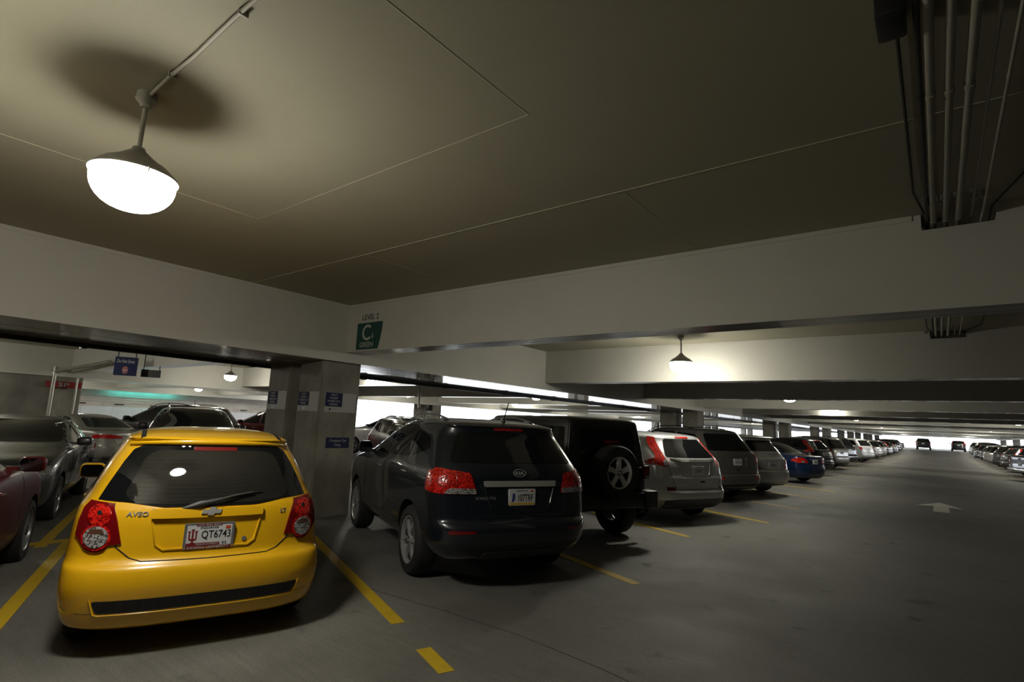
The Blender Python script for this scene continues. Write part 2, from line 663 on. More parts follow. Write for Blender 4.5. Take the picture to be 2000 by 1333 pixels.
arrow_o = link('direction_arrow', panel_mesh('direction_arrow', arrow, [tuple(range(7))], ((0, 0, 0), (1, 0, 0), (0, 1, 0), (0, 0, 1)), 0.003, 0.004), M_WLINE, floor)


# ------------------------------------------------------------------ lamps
def make_lamp():
    root = empty('pendant_lamp')
    z0 = ZC
    bm = bmesh.new()
    add_lathe(bm, [(0.055, z0 - 0.002), (0.06, z0 - 0.05), (0.035, z0 - 0.075), (0.03, z0 - 0.10)], 20)
    link('canopy', bm_mesh('canopy', bm, 40), M_CONDUIT, root)
    bm = bmesh.new()
    add_tube(bm, [(0, 0, z0 - 0.08), (0, 0, 3.19)], 0.0135, 12)
    link('stem', bm_mesh('stem', bm, 40), M_CONDUIT, root)
    bm = bmesh.new()
    add_lathe(bm, [(0.02, 3.225), (0.035, 3.218), (0.04, 3.20), (0.09, 3.155), (0.15, 3.112), (0.168, 3.104), (0.205, 3.068), (0.226, 3.048), (0.231, 3.036), (0.231, 3.029), (0.20, 3.034)], 40)
    hood = link('hood', bm_mesh('hood', bm, 35), M_HOOD, root)
    bm = bmesh.new()
    add_tube(bm, [(0.222, 0.0, 3.045), (0.238, 0.0, 3.03), (0.226, 0, 3.005)], 0.006, 6)
    link('clip', bm_mesh('clip', bm, 40), M_HOOD, hood)
    bm = bmesh.new()
    prof = [(0.205, 3.031), (0.2185, 3.028), (0.2205, 3.015), (0.2195, 2.99)]
    for i in range(1, 10):
        a = i / 9 * math.pi / 2
        prof.append((max(0.005, 0.2195 * math.cos(a) ** 0.8), 2.99 - 0.165 * math.sin(a) ** 1.1))
    add_lathe(bm, prof, 40)
    link('glass_bowl', bm_mesh('glass_bowl', bm, 50), M_BOWL, root)
    return root


ORD = 'first second third fourth fifth sixth seventh eighth ninth tenth eleventh twelfth'.split()
lamp0 = make_lamp()
LAMPS = [(-3.75, 1.0, 'round pendant lamp glowing over the yellow hatchback, largest in view'),
         (-3.98, 10.57, 'pendant lamp glowing in front of the second ceiling beam')]
yy = 20.3
for i in range(10):
    LAMPS.append((-3.9, yy + 9.6 * i, None))
for i in range(9):
    LAMPS.append((3.4, 39.3 + 9.6 * i, None))
LAMPS += [(-21.9, 10.0, 'pendant lamp hanging beyond the girder left of the notice column'), (-22.3, 19.6, None), (-14.9, 21.0, None), (-22.3, 29.0, None), (-14.8, 30.2, None), (-14.8, 39.8, None), (-22.3, 38.6, None), (-38.2, 8.2, None), (-38.2, 15.5, None), (-38.2, 22.5, None), (-36.5, 2.5, None), (-14.8, 1.8, None), (-14.8, 11.4, None), (-22.0, 0.6, None), (-30.5, 7.5, None), (-30.5, 17.0, None),  # several of these are added to brighten the bays beyond the left girder
          (-14.8, 49.4, None), (-22.3, 48.2, None), (-14.8, 59, None)]
for i, (x, y, lab) in enumerate(LAMPS):
    o = lamp0 if i == 0 else copy_tree(lamp0)
    o.location = (x, y, 0)
    if lab is None:
        if x > 0:
            lab = ORD[round((y - 39.3) / 9.6)] + ' nearest glowing pendant lamp above the right row of cars'
        elif x > -8:
            lab = ORD[round((y - 20.3) / 9.6) + 2] + ' nearest glowing pendant lamp above the left row'
        else:
            lab = 'distant glowing pendant lamp beyond the left girder, some of them added'
    tag(o, lab, 'lamp', 'pendant lamps under the garage ceiling')

# conduit feeding the first lamp, with clamps
bm = bmesh.new()
pts = [(-3.685, 1.0, ZC - 0.026)] + [(-3.4 + 0.3 * i, 1.0 + 0.006 * math.sin(i * 1.7), ZC - 0.016) for i in range(12)]
add_tube(bm, pts, 0.0105, 10)
cd = link('lamp_conduit', bm_mesh('lamp_conduit', bm, 40), M_CONDUIT)
tag(cd, 'thin painted conduit running across the ceiling to the nearest lamp', 'conduit')
for x in (-3.38, -2.54, -1.7, -0.9):
    box_obj('clamp', x - 0.007, x + 0.007, 0.984, 1.03, ZC - 0.030, ZC + 0.002, M_CONDUIT, cd)

# conduit bank over the aisle
PIPES = [(0.070, 0.021, 'fat grey conduit on the left of the ceiling conduit bank', M_CONDUIT),
         (0.150, 0.020, 'fat grey conduit in the middle of the ceiling conduit bank', M_CONDUIT),
         (0.232, 0.021, 'fat grey conduit right of the middle in the ceiling conduit bank', M_CONDUIT),
         (0.315, 0.009, 'thin conduit next to the three fat ones on the ceiling', M_CONDUIT),
         (0.385, 0.009, 'thin conduit at the right edge of the ceiling conduit bank', M_CONDUIT),
         (0.030, 0.013, 'dark slim cable at the left edge of the conduit bank', M_DARKMET)]
for x, rr, lab, m in PIPES:
    bm = bmesh.new()
    add_tube(bm, [(x, -6, 3.50), (x, 2, 3.50), (x, 40, 3.50)], rr, 14)
    for y in np.arange(-5, 40, 2.1):
        add_tube(bm, [(x, y, 3.50), (x, y + 0.05, 3.50)], rr * 1.22, 14)
    o = link('ceiling_conduit', bm_mesh('ceiling_conduit', bm, 40), m)
    tag(o, lab, 'conduit', 'conduit bank over the aisle')
    for y in np.arange(-4, 38, 3.05):
        box_obj('strap', x - rr - 0.012, x + rr + 0.012, y, y + 0.03, 3.50 + rr * 0.6, ZC + 0.002, M_GALV, o)
for sx, lab in ((-0.045, 'thin dark cable bending into the beam pocket, left'), (0.50, 'thin dark cable bending into the beam pocket, right')):
    for_y = [-6, 2.0, 4.9, 5.30, 5.6, 8.0]
    inn = 0.02 if sx < 0 else 0.44
    out_x = sx if sx < 0 else sx + 0.14
    bm = bmesh.new()
    add_tube(bm, [(out_x, -6, 3.565), (out_x, 4.5, 3.565), (out_x if sx < 0 else sx + .08, 4.95, 3.56), (inn, 5.45, 3.53), (inn, 6.1, 3.53), (out_x, 6.8, 3.56), (out_x, 11.2, 3.56), (inn, 11.6, 3.53), (inn, 12.2, 3.53)], 0.008, 8)
    tag(link('ceiling_cable', bm_mesh('ceiling_cable', bm, 40), M_DARKMET), lab, 'cable')
bm = bmesh.new()
add_bevel_box(bm, -0.115, -0.005, 2.58, 2.78, 3.47, ZC + 0.002, 0.008)
jb = link('junction_box', bm_mesh('junction_box', bm, 40), M_DARKMET)
tag(jb, 'dark junction box on the ceiling beside the conduit bank', 'box')
bm = bmesh.new()
add_bevel_box(bm, -0.105, -0.015, 2.59, 2.77, 3.463, 3.472, 0.003)
link('cover', bm_mesh('cover', bm, 40), M_DARKMET, jb)

# ------------------------------------------------------------------ signs
# level sign on the first beam
FR = ((-7.405, Y_BEAM, 3.095), (1, 0, 0), (0, 0, 1), (0, -1, 0))
sign = empty('level_sign', (0, 0, 0))
tag(sign, 'green and white level sign reading C on the first beam', 'sign')
arc = [(0.325 - 0.085 * (t / 8) ** 1.8, 0.135 - 0.45 * t / 8) for t in range(9)]
panel('green_panel', [(-0.325, 0.135), (-0.325, -0.315)] + arc[::-1], FR, 0.012, 0.012, M_GREEN, sign)
panel('white_panel', [(-0.325, 0.145), (0.327, 0.145), (0.327, 0.32), (-0.325, 0.32)], FR, 0.012, 0.012, M_WHITE2, sign)
lettering('lettering', 'LEVEL 2', 0.43, 0.095, FR, (0.01, 0.232), 0.0135, M_INK, sign)
lettering('lettering', 'C', 0.22, 0.27, FR, (-0.07, -0.03), 0.0135, M_WHITE2, sign)
lettering('lettering', '1', 0.035, 0.085, FR, (0.10, -0.095), 0.0135, M_WHITE, sign)
lettering('lettering', 'GREEN', 0.35, 0.085, FR, (-0.05, -0.235), 0.0135, M_WHITE2, sign)


def notice(frame, label, blue):
    s = empty('notice_sign')
    tag(s, label, 'sign', 'parking notices on the column')
    panel('backing', rect2d(0.62, 0.33), frame, 0.004, 0.004, M_WHITE, s)
    panel('blue_panel', rect2d(0.33, 0.235, 0, -0.14, 0.045), frame, 0.006, 0.003, blue, s)
    for i, (t, w) in enumerate((("DON'T", 0.13), ('FORGET', 0.16), ('WHERE YOU', 0.25), ('PARKED.', 0.17))):
        lettering('lettering', t, w, 0.034, frame, (-0.14, 0.125 - 0.053 * i), 0.0075, M_WHITE, s)
    v = [(-0.205 + 0.02 * math.cos(a), -0.118 + 0.02 * math.sin(a)) for a in [i * math.pi / 6 for i in range(12)]]
    panel('emblem', v, frame, 0.0055, 0.001, M_INK, s)
    panel('caption', rect2d(0.11, 0.016, 0, -0.115, -0.118), frame, 0.0055, 0.001, M_PFRAME, s)
    return s


CX, CY = XG - 0.10, COL_Y
notice(((CX, CY + 0.41, 1.885), (0, 1, 0), (0, 0, 1), (1, 0, 0)), "blue and white parking notice on the column's aisle side", M_NAVY)
notice(((XG - 0.44, CY, 1.885), (1, 0, 0), (0, 0, 1), (0, -1, 0)), 'blue and white parking notice, middle of the three on the column', M_NAVY)
notice(((XG - 1.46, CY, 1.895), (1, 0, 0), (0, 0, 1), (0, -1, 0)), 'blue and white parking notice, leftmost of the three on the column', M_NAVY)
FR = ((CX, CY + 0.42, 1.205), (0, 1, 0), (0, 0, 1), (1, 0, 0))
s = empty('compact_car_sign')
tag(s, 'small navy Compact Car Only sign low on the column', 'sign')
panel('plate', rect2d(0.46, 0.175), FR, 0.004, 0.004, M_NAVY, s)
lettering('lettering', 'Compact Car', 0.34, 0.055, FR, (0.0, 0.032), 0.0055, M_WHITE, s)
lettering('lettering', 'Only', 0.13, 0.055, FR, (0.0, -0.042), 0.0055, M_WHITE, s)

# hanging signs in the second bay
dv = Vector((0.40, 0.90, 0)).normalized()


def hang_sign(name, label, c, w, h, m, lines, left, n, logo=False):
    fr = (c, left, (0, 0, 1), n)
    s = empty(name)
    tag(s, label, 'sign')
    panel('plate', rect2d(w, h), fr, 0.03, 0.06, m, s)
    for t, tw, th, at in lines:
        lettering('lettering', t, tw, th, fr, at, 0.032, M_WHITE, s)
    if logo:
        v = [(0.07 * math.cos(a), -0.1 + 0.10 * math.sin(a)) for a in [i * math.pi / 8 for i in range(16)]]
        panel('red_disc', v, fr, 0.032, 0.001, M_REDS, s)
        panel('bar', rect2d(0.08, 0.02, 0, 0, -0.1), fr, 0.034, 0.001, M_WHITE, s)
    bm = bmesh.new()
    for q in (-w * 0.4, w * 0.4):
        p = Vector(c) + Vector(left) * q
        add_tube(bm, [(p.x, p.y, c[2] + h / 2 - 0.02), (p.x, p.y, ZC)], 0.012, 8)
    link('rods', bm_mesh('rods', bm, 40), M_DARKMET, s)['kind'] = 'stuff'
    return s


hang_sign('do_not_enter_sign', 'blue Do Not Enter sign hanging beyond the left girder', (-16.6, 4.9, 2.68), 0.50, 0.48, M_NAVY, [('Do Not Enter', 0.40, 0.09, (0, 0.13))], (0.55, 0.835, 0), (0.835, -0.55, 0), True)
hang_sign('clearance_sign', 'dark hanging sign behind the Do Not Enter sign', (-16.6, 5.50, 2.55), 0.46, 0.20, M_BLACKPL, [], (0.55, 0.835, 0), (0.835, -0.55, 0))
FR = ((-24.3, 5.40, 2.30), (0.10, 0.995, 0), (0, 0, 1), (0.995, -0.10, 0))
s = empty('red_letter_sign')
tag(s, 'red SP sign mounted between two steel posts', 'sign')
panel('plate', rect2d(1.0, 0.22), FR, 0.012, 0.012, M_REDS, s)
lettering('lettering', 'SP', 0.30, 0.15, FR, (0.0, 0), 0.0135, M_WHITE, s)
box_obj('bracket', GROWS[1] - 0.11, -24.295, 5.30, 5.36, 2.24, 2.34, M_GALV, s)
for px_, py_, lab, rr in ((-24.12, 5.06, 'tall galvanised post left of the red SP sign', 0.065), (-24.12, 5.72, 'slim galvanised post right of the red SP sign', 0.035)):
    bm = bmesh.new()
    add_tube(bm, [(px_, py_, 0), (px_, py_, 2.9 if rr > .05 else ZG - 0.02)], rr, 12)
    p = link('steel_post', bm_mesh('steel_post', bm, 40), M_GALV)
    tag(p, lab, 'post')
    if rr > 0.05:
        for z in (2.68, 2.80):
            bm = bmesh.new()
            add_lathe(bm, [(0.075, z), (0.105, z), (0.105, z + 0.03), (0.075, z + 0.03)], 16, center=(px_, py_, 0))
            link('flange', bm_mesh('flange', bm, 40), M_GALV, p)
bm = bmesh.new()
add_tube(bm, [(-23.98, 5.08, 2.74), (-19.5, 5.35, 2.95)], 0.06, 12)
tag(link('branch_pipe', bm_mesh('branch_pipe', bm, 40), M_GALV), 'sloping steel pipe running from the tall post to the girder', 'pipe')

# valve pipe dropping from a beam beyond the left girder
bm = bmesh.new()
add_tube(bm, [(-14.04, 12.8, 3.58), (-14.02, 12.82, 2.06), (-13.78, 13.08, 2.08), (-13.77, 13.09, 1.82)], 0.045, 10)
vp = link('valve_pipe', bm_mesh('valve_pipe', bm, 40), M_GALV)
tag(vp, 'short steel drop pipe with a valve seen above the dark SUV roof', 'pipe')
bm = bmesh.new()
add_bevel_box(bm, (-13.78, 13.08, 2.08)[0] - 0.09, (-13.78, 13.08, 2.08)[0] + 0.09, (-13.78, 13.08, 2.08)[1] - 0.09, (-13.78, 13.08, 2.08)[1] + 0.09, (-13.78, 13.08, 2.08)[2] - 0.10, (-13.78, 13.08, 2.08)[2] + 0.10, 0.02)
link('valve', bm_mesh('valve', bm, 40), M_DARKMET, vp)

# cyan strip light added out of view behind the last girder, tints the back wall
sl = empty('added_strip_light')
tag(sl, 'added unseen cyan strip light tinting the far back wall', 'lamp')
box_obj('housing', XW + 0.14, XW + 0.22, 12.0, 16.2, 3.14, 3.20, M_GALV, sl)
box_obj('rods', XW + 0.175, XW + 0.185, 13.0, 13.01, 3.19, ZC, M_GALV, sl)
bm = bmesh.new()
add_tube(bm, [(XW + 0.18, 12.1, 3.12), (XW + 0.18, 16.1, 3.12)], 0.02, 8)
link('tube', bm_mesh('tube', bm, 40), mat('added_cyan_tube', (0.1, 0.8, 0.8), 0.4, emit=(0.12, 0.95, 0.92), emit_strength=45.0), sl)

# ------------------------------------------------------------------ cars
def pchip(xs, ys, xq):
    xs, ys = np.asarray(xs, float), np.asarray(ys, float)
    h = np.diff(xs)
    d = np.diff(ys) / h
    m = np.zeros_like(ys)
    m[0], m[-1] = d[0], d[-1]
    for i in range(1, len(ys) - 1):
        if d[i - 1] * d[i] > 0:
            w1, w2 = 2 * h[i] + h[i - 1], h[i] + 2 * h[i - 1]
            m[i] = (w1 + w2) / (w1 / d[i - 1] + w2 / d[i])
    i = np.clip(np.searchsorted(xs, xq) - 1, 0, len(h) - 1)
    t = (xq - xs[i]) / h[i]
    return ((2 * t**3 - 3 * t**2 + 1) * ys[i] + (t**3 - 2 * t**2 + t) * h[i] * m[i]
            + (-2 * t**3 + 3 * t**2) * ys[i + 1] + (t**3 - t**2) * h[i] * m[i + 1])


def body_shell(rows, sub=4, nc=15, ns=14, bow=0.025, deform=None):
    """Loft of horizontal slices. rows: (z, x_rear, x_front, half_width, rear corner length, rear exponent, front corner length, front exponent)."""
    R_ = np.array([list(r) + [0.5, 3.0, 0.7, 2.8][len(r) - 4:] for r in rows], float)
    t = np.arange(len(R_))
    tq = np.linspace(0, len(R_) - 1, (len(R_) - 1) * sub + 1)
    Q = np.stack([pchip(t, R_[:, j], tq) for j in range(8)], 1)
    bm = bmesh.new()
    rings = []
    th = np.linspace(0, math.pi / 2, nc + 1)
    for z, xr, xf, w, ar, nr, af, nf in Q:
        L = max(xf - xr, 0.02)
        s = min(1.0, 0.94 * L / (ar + af))
        ar, af = ar * s, af * s
        wc = w * (1 - bow)
        half = []
        for a in th:
            c, sn = max(math.cos(a), 0) ** (2 / nr), math.sin(a) ** (2 / nr)
            half.append((xr + ar * (1 - c), wc * sn))
        for i in range(1, ns):
            u = i / ns
            half.append((xr + ar + (L - ar - af) * u, w * (1 - bow * (2 * u - 1) ** 2)))
        for a in th[::-1]:
            c, sn = max(math.cos(a), 0) ** (2 / nf), math.sin(a) ** (2 / nf)
            half.append((xf - af * (1 - c), wc * sn))
        full = half + [(x, -y) for x, y in half[-2:0:-1]]
        ring = []
        for x, y in full:
            p = (x, y, z)
            if deform:
                p = deform(*p)
            ring.append(bm.verts.new(p))
        rings.append(ring)
    n = len(rings[0])
    for A, B in zip(rings, rings[1:]):
        for k_ in range(n):
            bm.faces.new((A[k_], A[(k_ + 1) % n], B[(k_ + 1) % n], B[k_]))
    bm.faces.new(rings[0][::-1])
    bm.faces.new(rings[-1])
    bmesh.ops.remove_doubles(bm, verts=bm.verts, dist=1e-5)
    bmesh.ops.recalc_face_normals(bm, faces=bm.faces)
    return bm


class Car:
    def __init__(self, name, rows, paint, wheels=None, deform=None, bow=0.025, arch_m=None, sharp=32, sub=4):
        self.root = empty(name)
        self.paint = paint
        bm = body_shell(rows, deform=deform, bow=bow, sub=sub)
        self.bvh = BVHTree.FromBMesh(bm)
        self.L = max(r[2] for r in rows)
        me = bm_mesh('body', bm, sharp)
        self.body = link('body', me, [paint, arch_m or M_BLACKPL], self.root)
        if wheels:
            for wx in wheels['x']:
                self.cut_arch(wx, wheels)
            self.add_wheels(wheels)

    def cut_arch(self, wx, wh):
        r, zc = wh['arch'], wh['r'] + wh.get('lift', 0.0)
        b = bmesh.new()
        pts = [(wx + r * math.cos(a), zc + r * math.sin(a)) for a in np.linspace(0, math.pi, 25)]
        pts += [(wx - r, -0.2), (wx + r, -0.2)]
        for side in (1, -1):
            y0, y1 = side * (wh['track'] - wh['w'] - 0.06), side * 1.6
            A = [b.verts.new((x, y0, z)) for x, z in pts]
            B = [b.verts.new((x, y1, z)) for x, z in pts]
            b.faces.new(A)
            b.faces.new(B)
            for i in range(len(pts)):
                j = (i + 1) % len(pts)
                b.faces.new((A[i], A[j], B[j], B[i]))
        bmesh.ops.recalc_face_normals(b, faces=b.faces)
        cm = bpy.data.meshes.new('cut')
        b.to_mesh(cm)
        b.free()
        cm.materials.append(self.paint)
        co = bpy.data.objects.new('cut', cm)
        C.objects.link(co)
        md = self.body.modifiers.new('b', 'BOOLEAN')
        md.operation = 'DIFFERENCE'
        md.solver = 'EXACT'
        md.object = co
        dg = bpy.context.evaluated_depsgraph_get()
        me = bpy.data.meshes.new_from_object(self.body.evaluated_get(dg))
        me.name = 'body'
        self.body.modifiers.clear()
        self.body.data = me
        bpy.data.objects.remove(co)
        for p in me.polygons:
            c = p.center
            if math.hypot(c.x - wx, max(c.z - zc, 0)) < r + 0.004 and c.z < zc + r + .01 and abs(c.x - wx) < r + .004:
                if abs(p.normal.y) < 0.3 or abs(c.y) < wh['track'] - wh['w'] - 0.03:
                    p.material_index = 1
                    p.use_smooth = False

    def add_wheels(self, wh):
        proto = make_wheel(wh['r'], wh['w'], wh.get('rim', wh['r'] * 0.66), wh.get('spokes', 5), wh.get('style', 'y'), wh.get('rim_m', M_ALLOY))
        first = True
        for wx in wh['x']:
            for side in (1, -1):
                o = proto if first else copy_tree(proto)
                first = False
                o.parent = self.root
                o.location = (wx, side * (wh['track'] - wh['w'] / 2), wh['r'])
                o.rotation_euler = (0, random.uniform(0, 6), 0) if side > 0 else (0, random.uniform(0, 6), math.pi)

    # ---- projections on the shell
    def hit(self, view, a, b):
        if view == 'rear':
            o, d = Vector((-4, a, b)), Vector((1, 0, 0))
        elif view == 'front':
            o, d = Vector((12, a, b)), Vector((-1, 0, 0))
        elif view == 'left':
            o, d = Vector((a, 4, b)), Vector((0, -1, 0))
        elif view == 'right':
            o, d = Vector((a, -4, b)), Vector((0, 1, 0))
        else:
            o, d = Vector((a, b, 5)), Vector((0, 0, -1))
        h = self.bvh.ray_cast(o, d)
        if h[0] is None:
            q = o + d * 4.2
            h = self.bvh.find_nearest(q)
        p, n = h[0], h[1]
        if n.dot(d) > 0:
            n = -n
        return p, n

    def conform(self, name, v2, faces, view, off, thick, m, parent, sharp=40):
        bm = bmesh.new()
        top, inn = [], []
        for a, b in v2:
            p, n = self.hit(view, a, b)
            top.append(bm.verts.new(p + n * off))
            inn.append(p - n * thick)
        for f in faces:
            try:
                bm.faces.new([top[i] for i in f])
            except ValueError:
                pass
        idx = {v: i for i, v in enumerate(top)}
        be = [e for e in bm.edges if len(e.link_faces) == 1]
        low = {}
        for e in be:
            for v in e.verts:
                if v not in low:
                    low[v] = bm.verts.new(inn[idx[v]])
        for e in be:
            a, b = e.verts
            try:
                bm.faces.new((a, b, low[b], low[a]))
            except ValueError:
                pass
        bmesh.ops.recalc_face_normals(bm, faces=bm.faces)
        # make sure the face looks outward
        c0 = sum((self.hit(view, *v2[i])[1] for i in range(min(6, len(v2)))), Vector())
        s = sum(f.normal.dot(c0) * f.calc_area() for f in bm.faces)
        if s < 0:
            bmesh.ops.reverse_faces(bm, faces=bm.faces)
        return link(name, bm_mesh(name, bm, sharp), m, parent or self.root)

    def patch(self, name, poly, view, m, off=0.004, thick=0.012, res=0.05, parent=None, rnd=0.0):
        if rnd:
            poly = round_poly(poly, rnd)
        pts = []
        n = len(poly)
        for i in range(n):
            a, b = Vector(poly[i]), Vector(poly[(i + 1) % n])
            k_ = max(1, int((b - a).length / res))
            for j in range(k_):
                pts.append(a.lerp(b, j / k_))
        nb = len(pts)
        xs = [p.x for p in pts]
        ys = [p.y for p in pts]

        def inside(x, y):
            c = False
            for i in range(nb):
                p, q = pts[i], pts[i - 1]
                if (p.y > y) != (q.y > y) and x < (q.x - p.x) * (y - p.y) / (q.y - p.y) + p.x:
                    c = not c
            return c
        grid = []
        for gx in np.arange(min(xs) + res * 0.5, max(xs), res):
            for gy in np.arange(min(ys) + res * 0.5, max(ys), res):
                if inside(gx, gy) and min((p.x - gx) ** 2 + (p.y - gy) ** 2 for p in pts) > (res * 0.35) ** 2:
                    grid.append(Vector((gx, gy)))
        r = delaunay_2d_cdt(pts + grid, [(i, (i + 1) % nb) for i in range(nb)], [], 1, 1e-6)
        return self.conform(name, [(v.x, v.y) for v in r[0]], r[2], view, off, thick, m, parent)

    def pair(self, name, poly, view, m, **kw):
        """The same patch left and right (rear/front view mirrored in y; or on both sides)."""
        out = []
        if view == 'side':
            out.append(self.patch(name, poly, 'left', m, **kw))
            out.append(self.patch(name, poly, 'right', m, **kw))
        else:
            out.append(self.patch(name, poly, view, m, **kw))
            out.append(self.patch(name, [(-a, b) for a, b in poly][::-1], view, m, **kw))
        return out

    def text(self, name, s, w, h, view, at, m, off=0.006, parent=None, shear=0.0):
        v, f = text2d(s, w, h, shear)
        sg = -1 if view == 'rear' else 1
        return self.conform(name, [(at[0] + sg * p[0], at[1] + p[1]) for p in v], f, view, off, 0.002, m, parent)

    def seam(self, pts, view, r=0.0035, m=None, parent=None, name='panel_gap', closed=False, off=0.0):
        q = []
        pts = list(pts) + ([pts[0]] if closed else [])
        for i in range(len(pts) - 1):
            a, b = Vector(pts[i]), Vector(pts[i + 1])
            k_ = max(1, int((b - a).length / 0.05))
            for j in range(k_):
                q.append(a.lerp(b, j / k_))
        q.append(Vector(pts[-1]))
        P = []
        for p in q:
            h, n = self.hit(view, p.x, p.y)
            P.append(h + n * off)
        bm = bmesh.new()
        add_tube(bm, P, r, 6)
        return link(name, bm_mesh(name, bm, 60), m or M_SEAM, parent or self.root)

    def mirrors(self, x, z, y, m, w=0.20, h=0.14, glass=True):
        for s in (1, -1):
            bm = bmesh.new()
            add_bevel_box(bm, x - 0.05, x + 0.07, s * y - (0 if s > 0 else w), s * y + (w if s > 0 else 0), z, z + h, 0.045, 3)
            add_box(bm, x - 0.01, x + 0.04, min(s * (y - 0.1), s * (y + 0.05)), max(s * (y - 0.1), s * (y + 0.05)), z + 0.01, z + 0.05)
            o = link('side_mirror', bm_mesh('side_mirror', bm, 45), m, self.root)
            if glass:
                fr = ((x - 0.05, s * (y + w / 2), z + h / 2), (0, 1, 0), (0, 0, 1), (-1, 0, 0))
                panel('mirror_glass', rect2d(w - 0.025, h - 0.025, 0.04), fr, 0.002, 0.006, mat('mirror_glass', (0.25, 0.26, 0.27), 0.03, metal=1.0), o)

    def plate(self, at, text, w=0.305, h=0.155, view='rear', generic=True, xoff=0.012):
        p, n = self.hit(view, *at)
        sg = -1 if view == 'rear' else 1
        nx = -1 if view == 'rear' else 1
        fr = ((p.x, at[0], at[1]), (0, sg, 0), (0, 0, 1), (nx, 0, 0))
        o = panel('license_plate', rect2d(w, h, 0.012), fr, xoff, xoff + 0.02, M_PLATE, self.root)
        if generic:
            lettering('plate_number', text, w * 0.72, h * 0.45, fr, (0.015, -0.005), xoff + 0.001, M_INK, o)
            lettering('plate_state', 'INDIANA', w * 0.4, h * 0.11, fr, (0, h * 0.39), xoff + 0.001, M_BLUE2, o)
        return o, fr, xoff + 0.001

    def handles(self, spots, m):
        for x, z in spots:
            for s, v in ((1, 'left'), (-1, 'right')):
                p, n = self.hit(v, x, z)
                bm = bmesh.new()
                a = Vector((x - 0.09, p.y, z))
                pts = [p + Vector((-0.1, 0, 0)) + n * 0.0, p + Vector((-0.075, 0, 0.004)) + n * 0.016, p + Vector((0.075, 0, 0.004)) + n * 0.016, p + Vector((0.1, 0, 0)) + n * 0.0]
                add_tube(bm, pts, 0.011, 8)
                link('door_handle', bm_mesh('door_handle', bm, 50), m, self.root)

    def place(self, x, y, heading, label, group=None, z=0.0):
        a = math.radians(heading)
        self.root.location = (x, y, z)
        self.root.rotation_euler = (0, 0, math.atan2(math.cos(a), math.sin(a)))
        tag(self.root, label, 'car', group)
        return self


def make_wheel(r, w, rim, spokes, style, rim_m):
    """Wheel centred on its axle; +y is the outer face."""
    h = w / 2
    bm = bmesh.new()
    prof = [(rim * 0.98, -h + 0.02), (rim * 1.06, -h), (r * 0.93, -h + 0.005), (r * 0.985, -h + 0.03), (r, -h + 0.06),
            (r, h - 0.06), (r * 0.985, h - 0.03), (r * 0.93, h - 0.005), (rim * 1.06, h), (rim * 0.98, h - 0.02)]
    add_lathe(bm, prof, 36, axis='y', closed=True)
    tire = link('wheel', bm_mesh('wheel', bm, 40), M_TIRE)
    bm = bmesh.new()
    # barrel and lip
    add_lathe(bm, [(rim, h - 0.012), (rim * 0.99, h - 0.004), (rim * 0.93, h - 0.012), (rim * 0.90, h - 0.06), (rim * 0.86, -h + 0.03), (rim, -h + 0.03)], 36, axis='y', closed=True)
    hub = 0.24 * rim
    for i in range(spokes):
        a0 = 2 * math.pi * i / spokes
        wi, wo = (0.17, 0.15) if style == 'y' else ((0.34, 0.30) if style == 'wide' else (0.16, 0.13))
        y_in, y_out = h - 0.030, h - 0.016
        vs = []
        for rr, ww, yy in ((hub * 0.7, wi, y_in + 0.004), (rim * 0.55, (wi + wo) / 2 * 0.9, y_in + 0.012), (rim * 0.93, wo, y_out - 0.012)):
            half = ww * rim / 2 * (1.0 if rr < rim * 0.6 else 1.25)
            for sgn in (-1, 1):
                vs.append((rr, sgn * half, yy))
        top = [bm.verts.new((q[0] * math.cos(a0) - q[1] * math.sin(a0), q[2], q[0] * math.sin(a0) + q[1] * math.cos(a0))) for q in vs]
        bot = [bm.verts.new((v.co.x * 0.98, v.co.y - 0.035, v.co.z * 0.98)) for v in top]
        for q in (top, bot):
            bm.faces.new((q[0], q[1], q[3], q[2]))
            bm.faces.new((q[2], q[3], q[5], q[4]))
        for e in ((0, 2), (2, 4), (1, 3), (3, 5), (4, 5), (0, 1)):
            bm.faces.new((top[e[0]], top[e[1]], bot[e[1]], bot[e[0]]))
    add_lathe(bm, [(hub, h - 0.05), (hub, h - 0.026), (hub * 0.8, h - 0.016), (hub * 0.3, h - 0.014)], 20, axis='y')
    bmesh.ops.recalc_face_normals(bm, faces=bm.faces)
    link('rim', bm_mesh('rim', bm, 35), rim_m, tire)
    bm = bmesh.new()
    add_lathe(bm, [(rim * 0.88, h - 0.048), (rim * 0.5, h - 0.048), (0.01, h - 0.048)], 28, axis='y')  # black sheet close behind the spokes stands in for shade in their gaps
    link('gap_shade_disc', bm_mesh('gap_shade_disc', bm, 35), M_BLACKPL, tire)
    bm = bmesh.new()
    for i in range(5):
        a0 = 2 * math.pi * (i + 0.5) / 5
        q = rim * 0.155
        add_lathe(bm, [(0.010, h - 0.03), (0.010, h - 0.008), (0.006, h - 0.006)], 8, axis='y', center=(q * math.cos(a0), 0, q * math.sin(a0)))
    link('lug_nuts', bm_mesh('lug_nuts', bm, 40), M_BLACKPL, tire)['kind'] = 'stuff'
    return tire


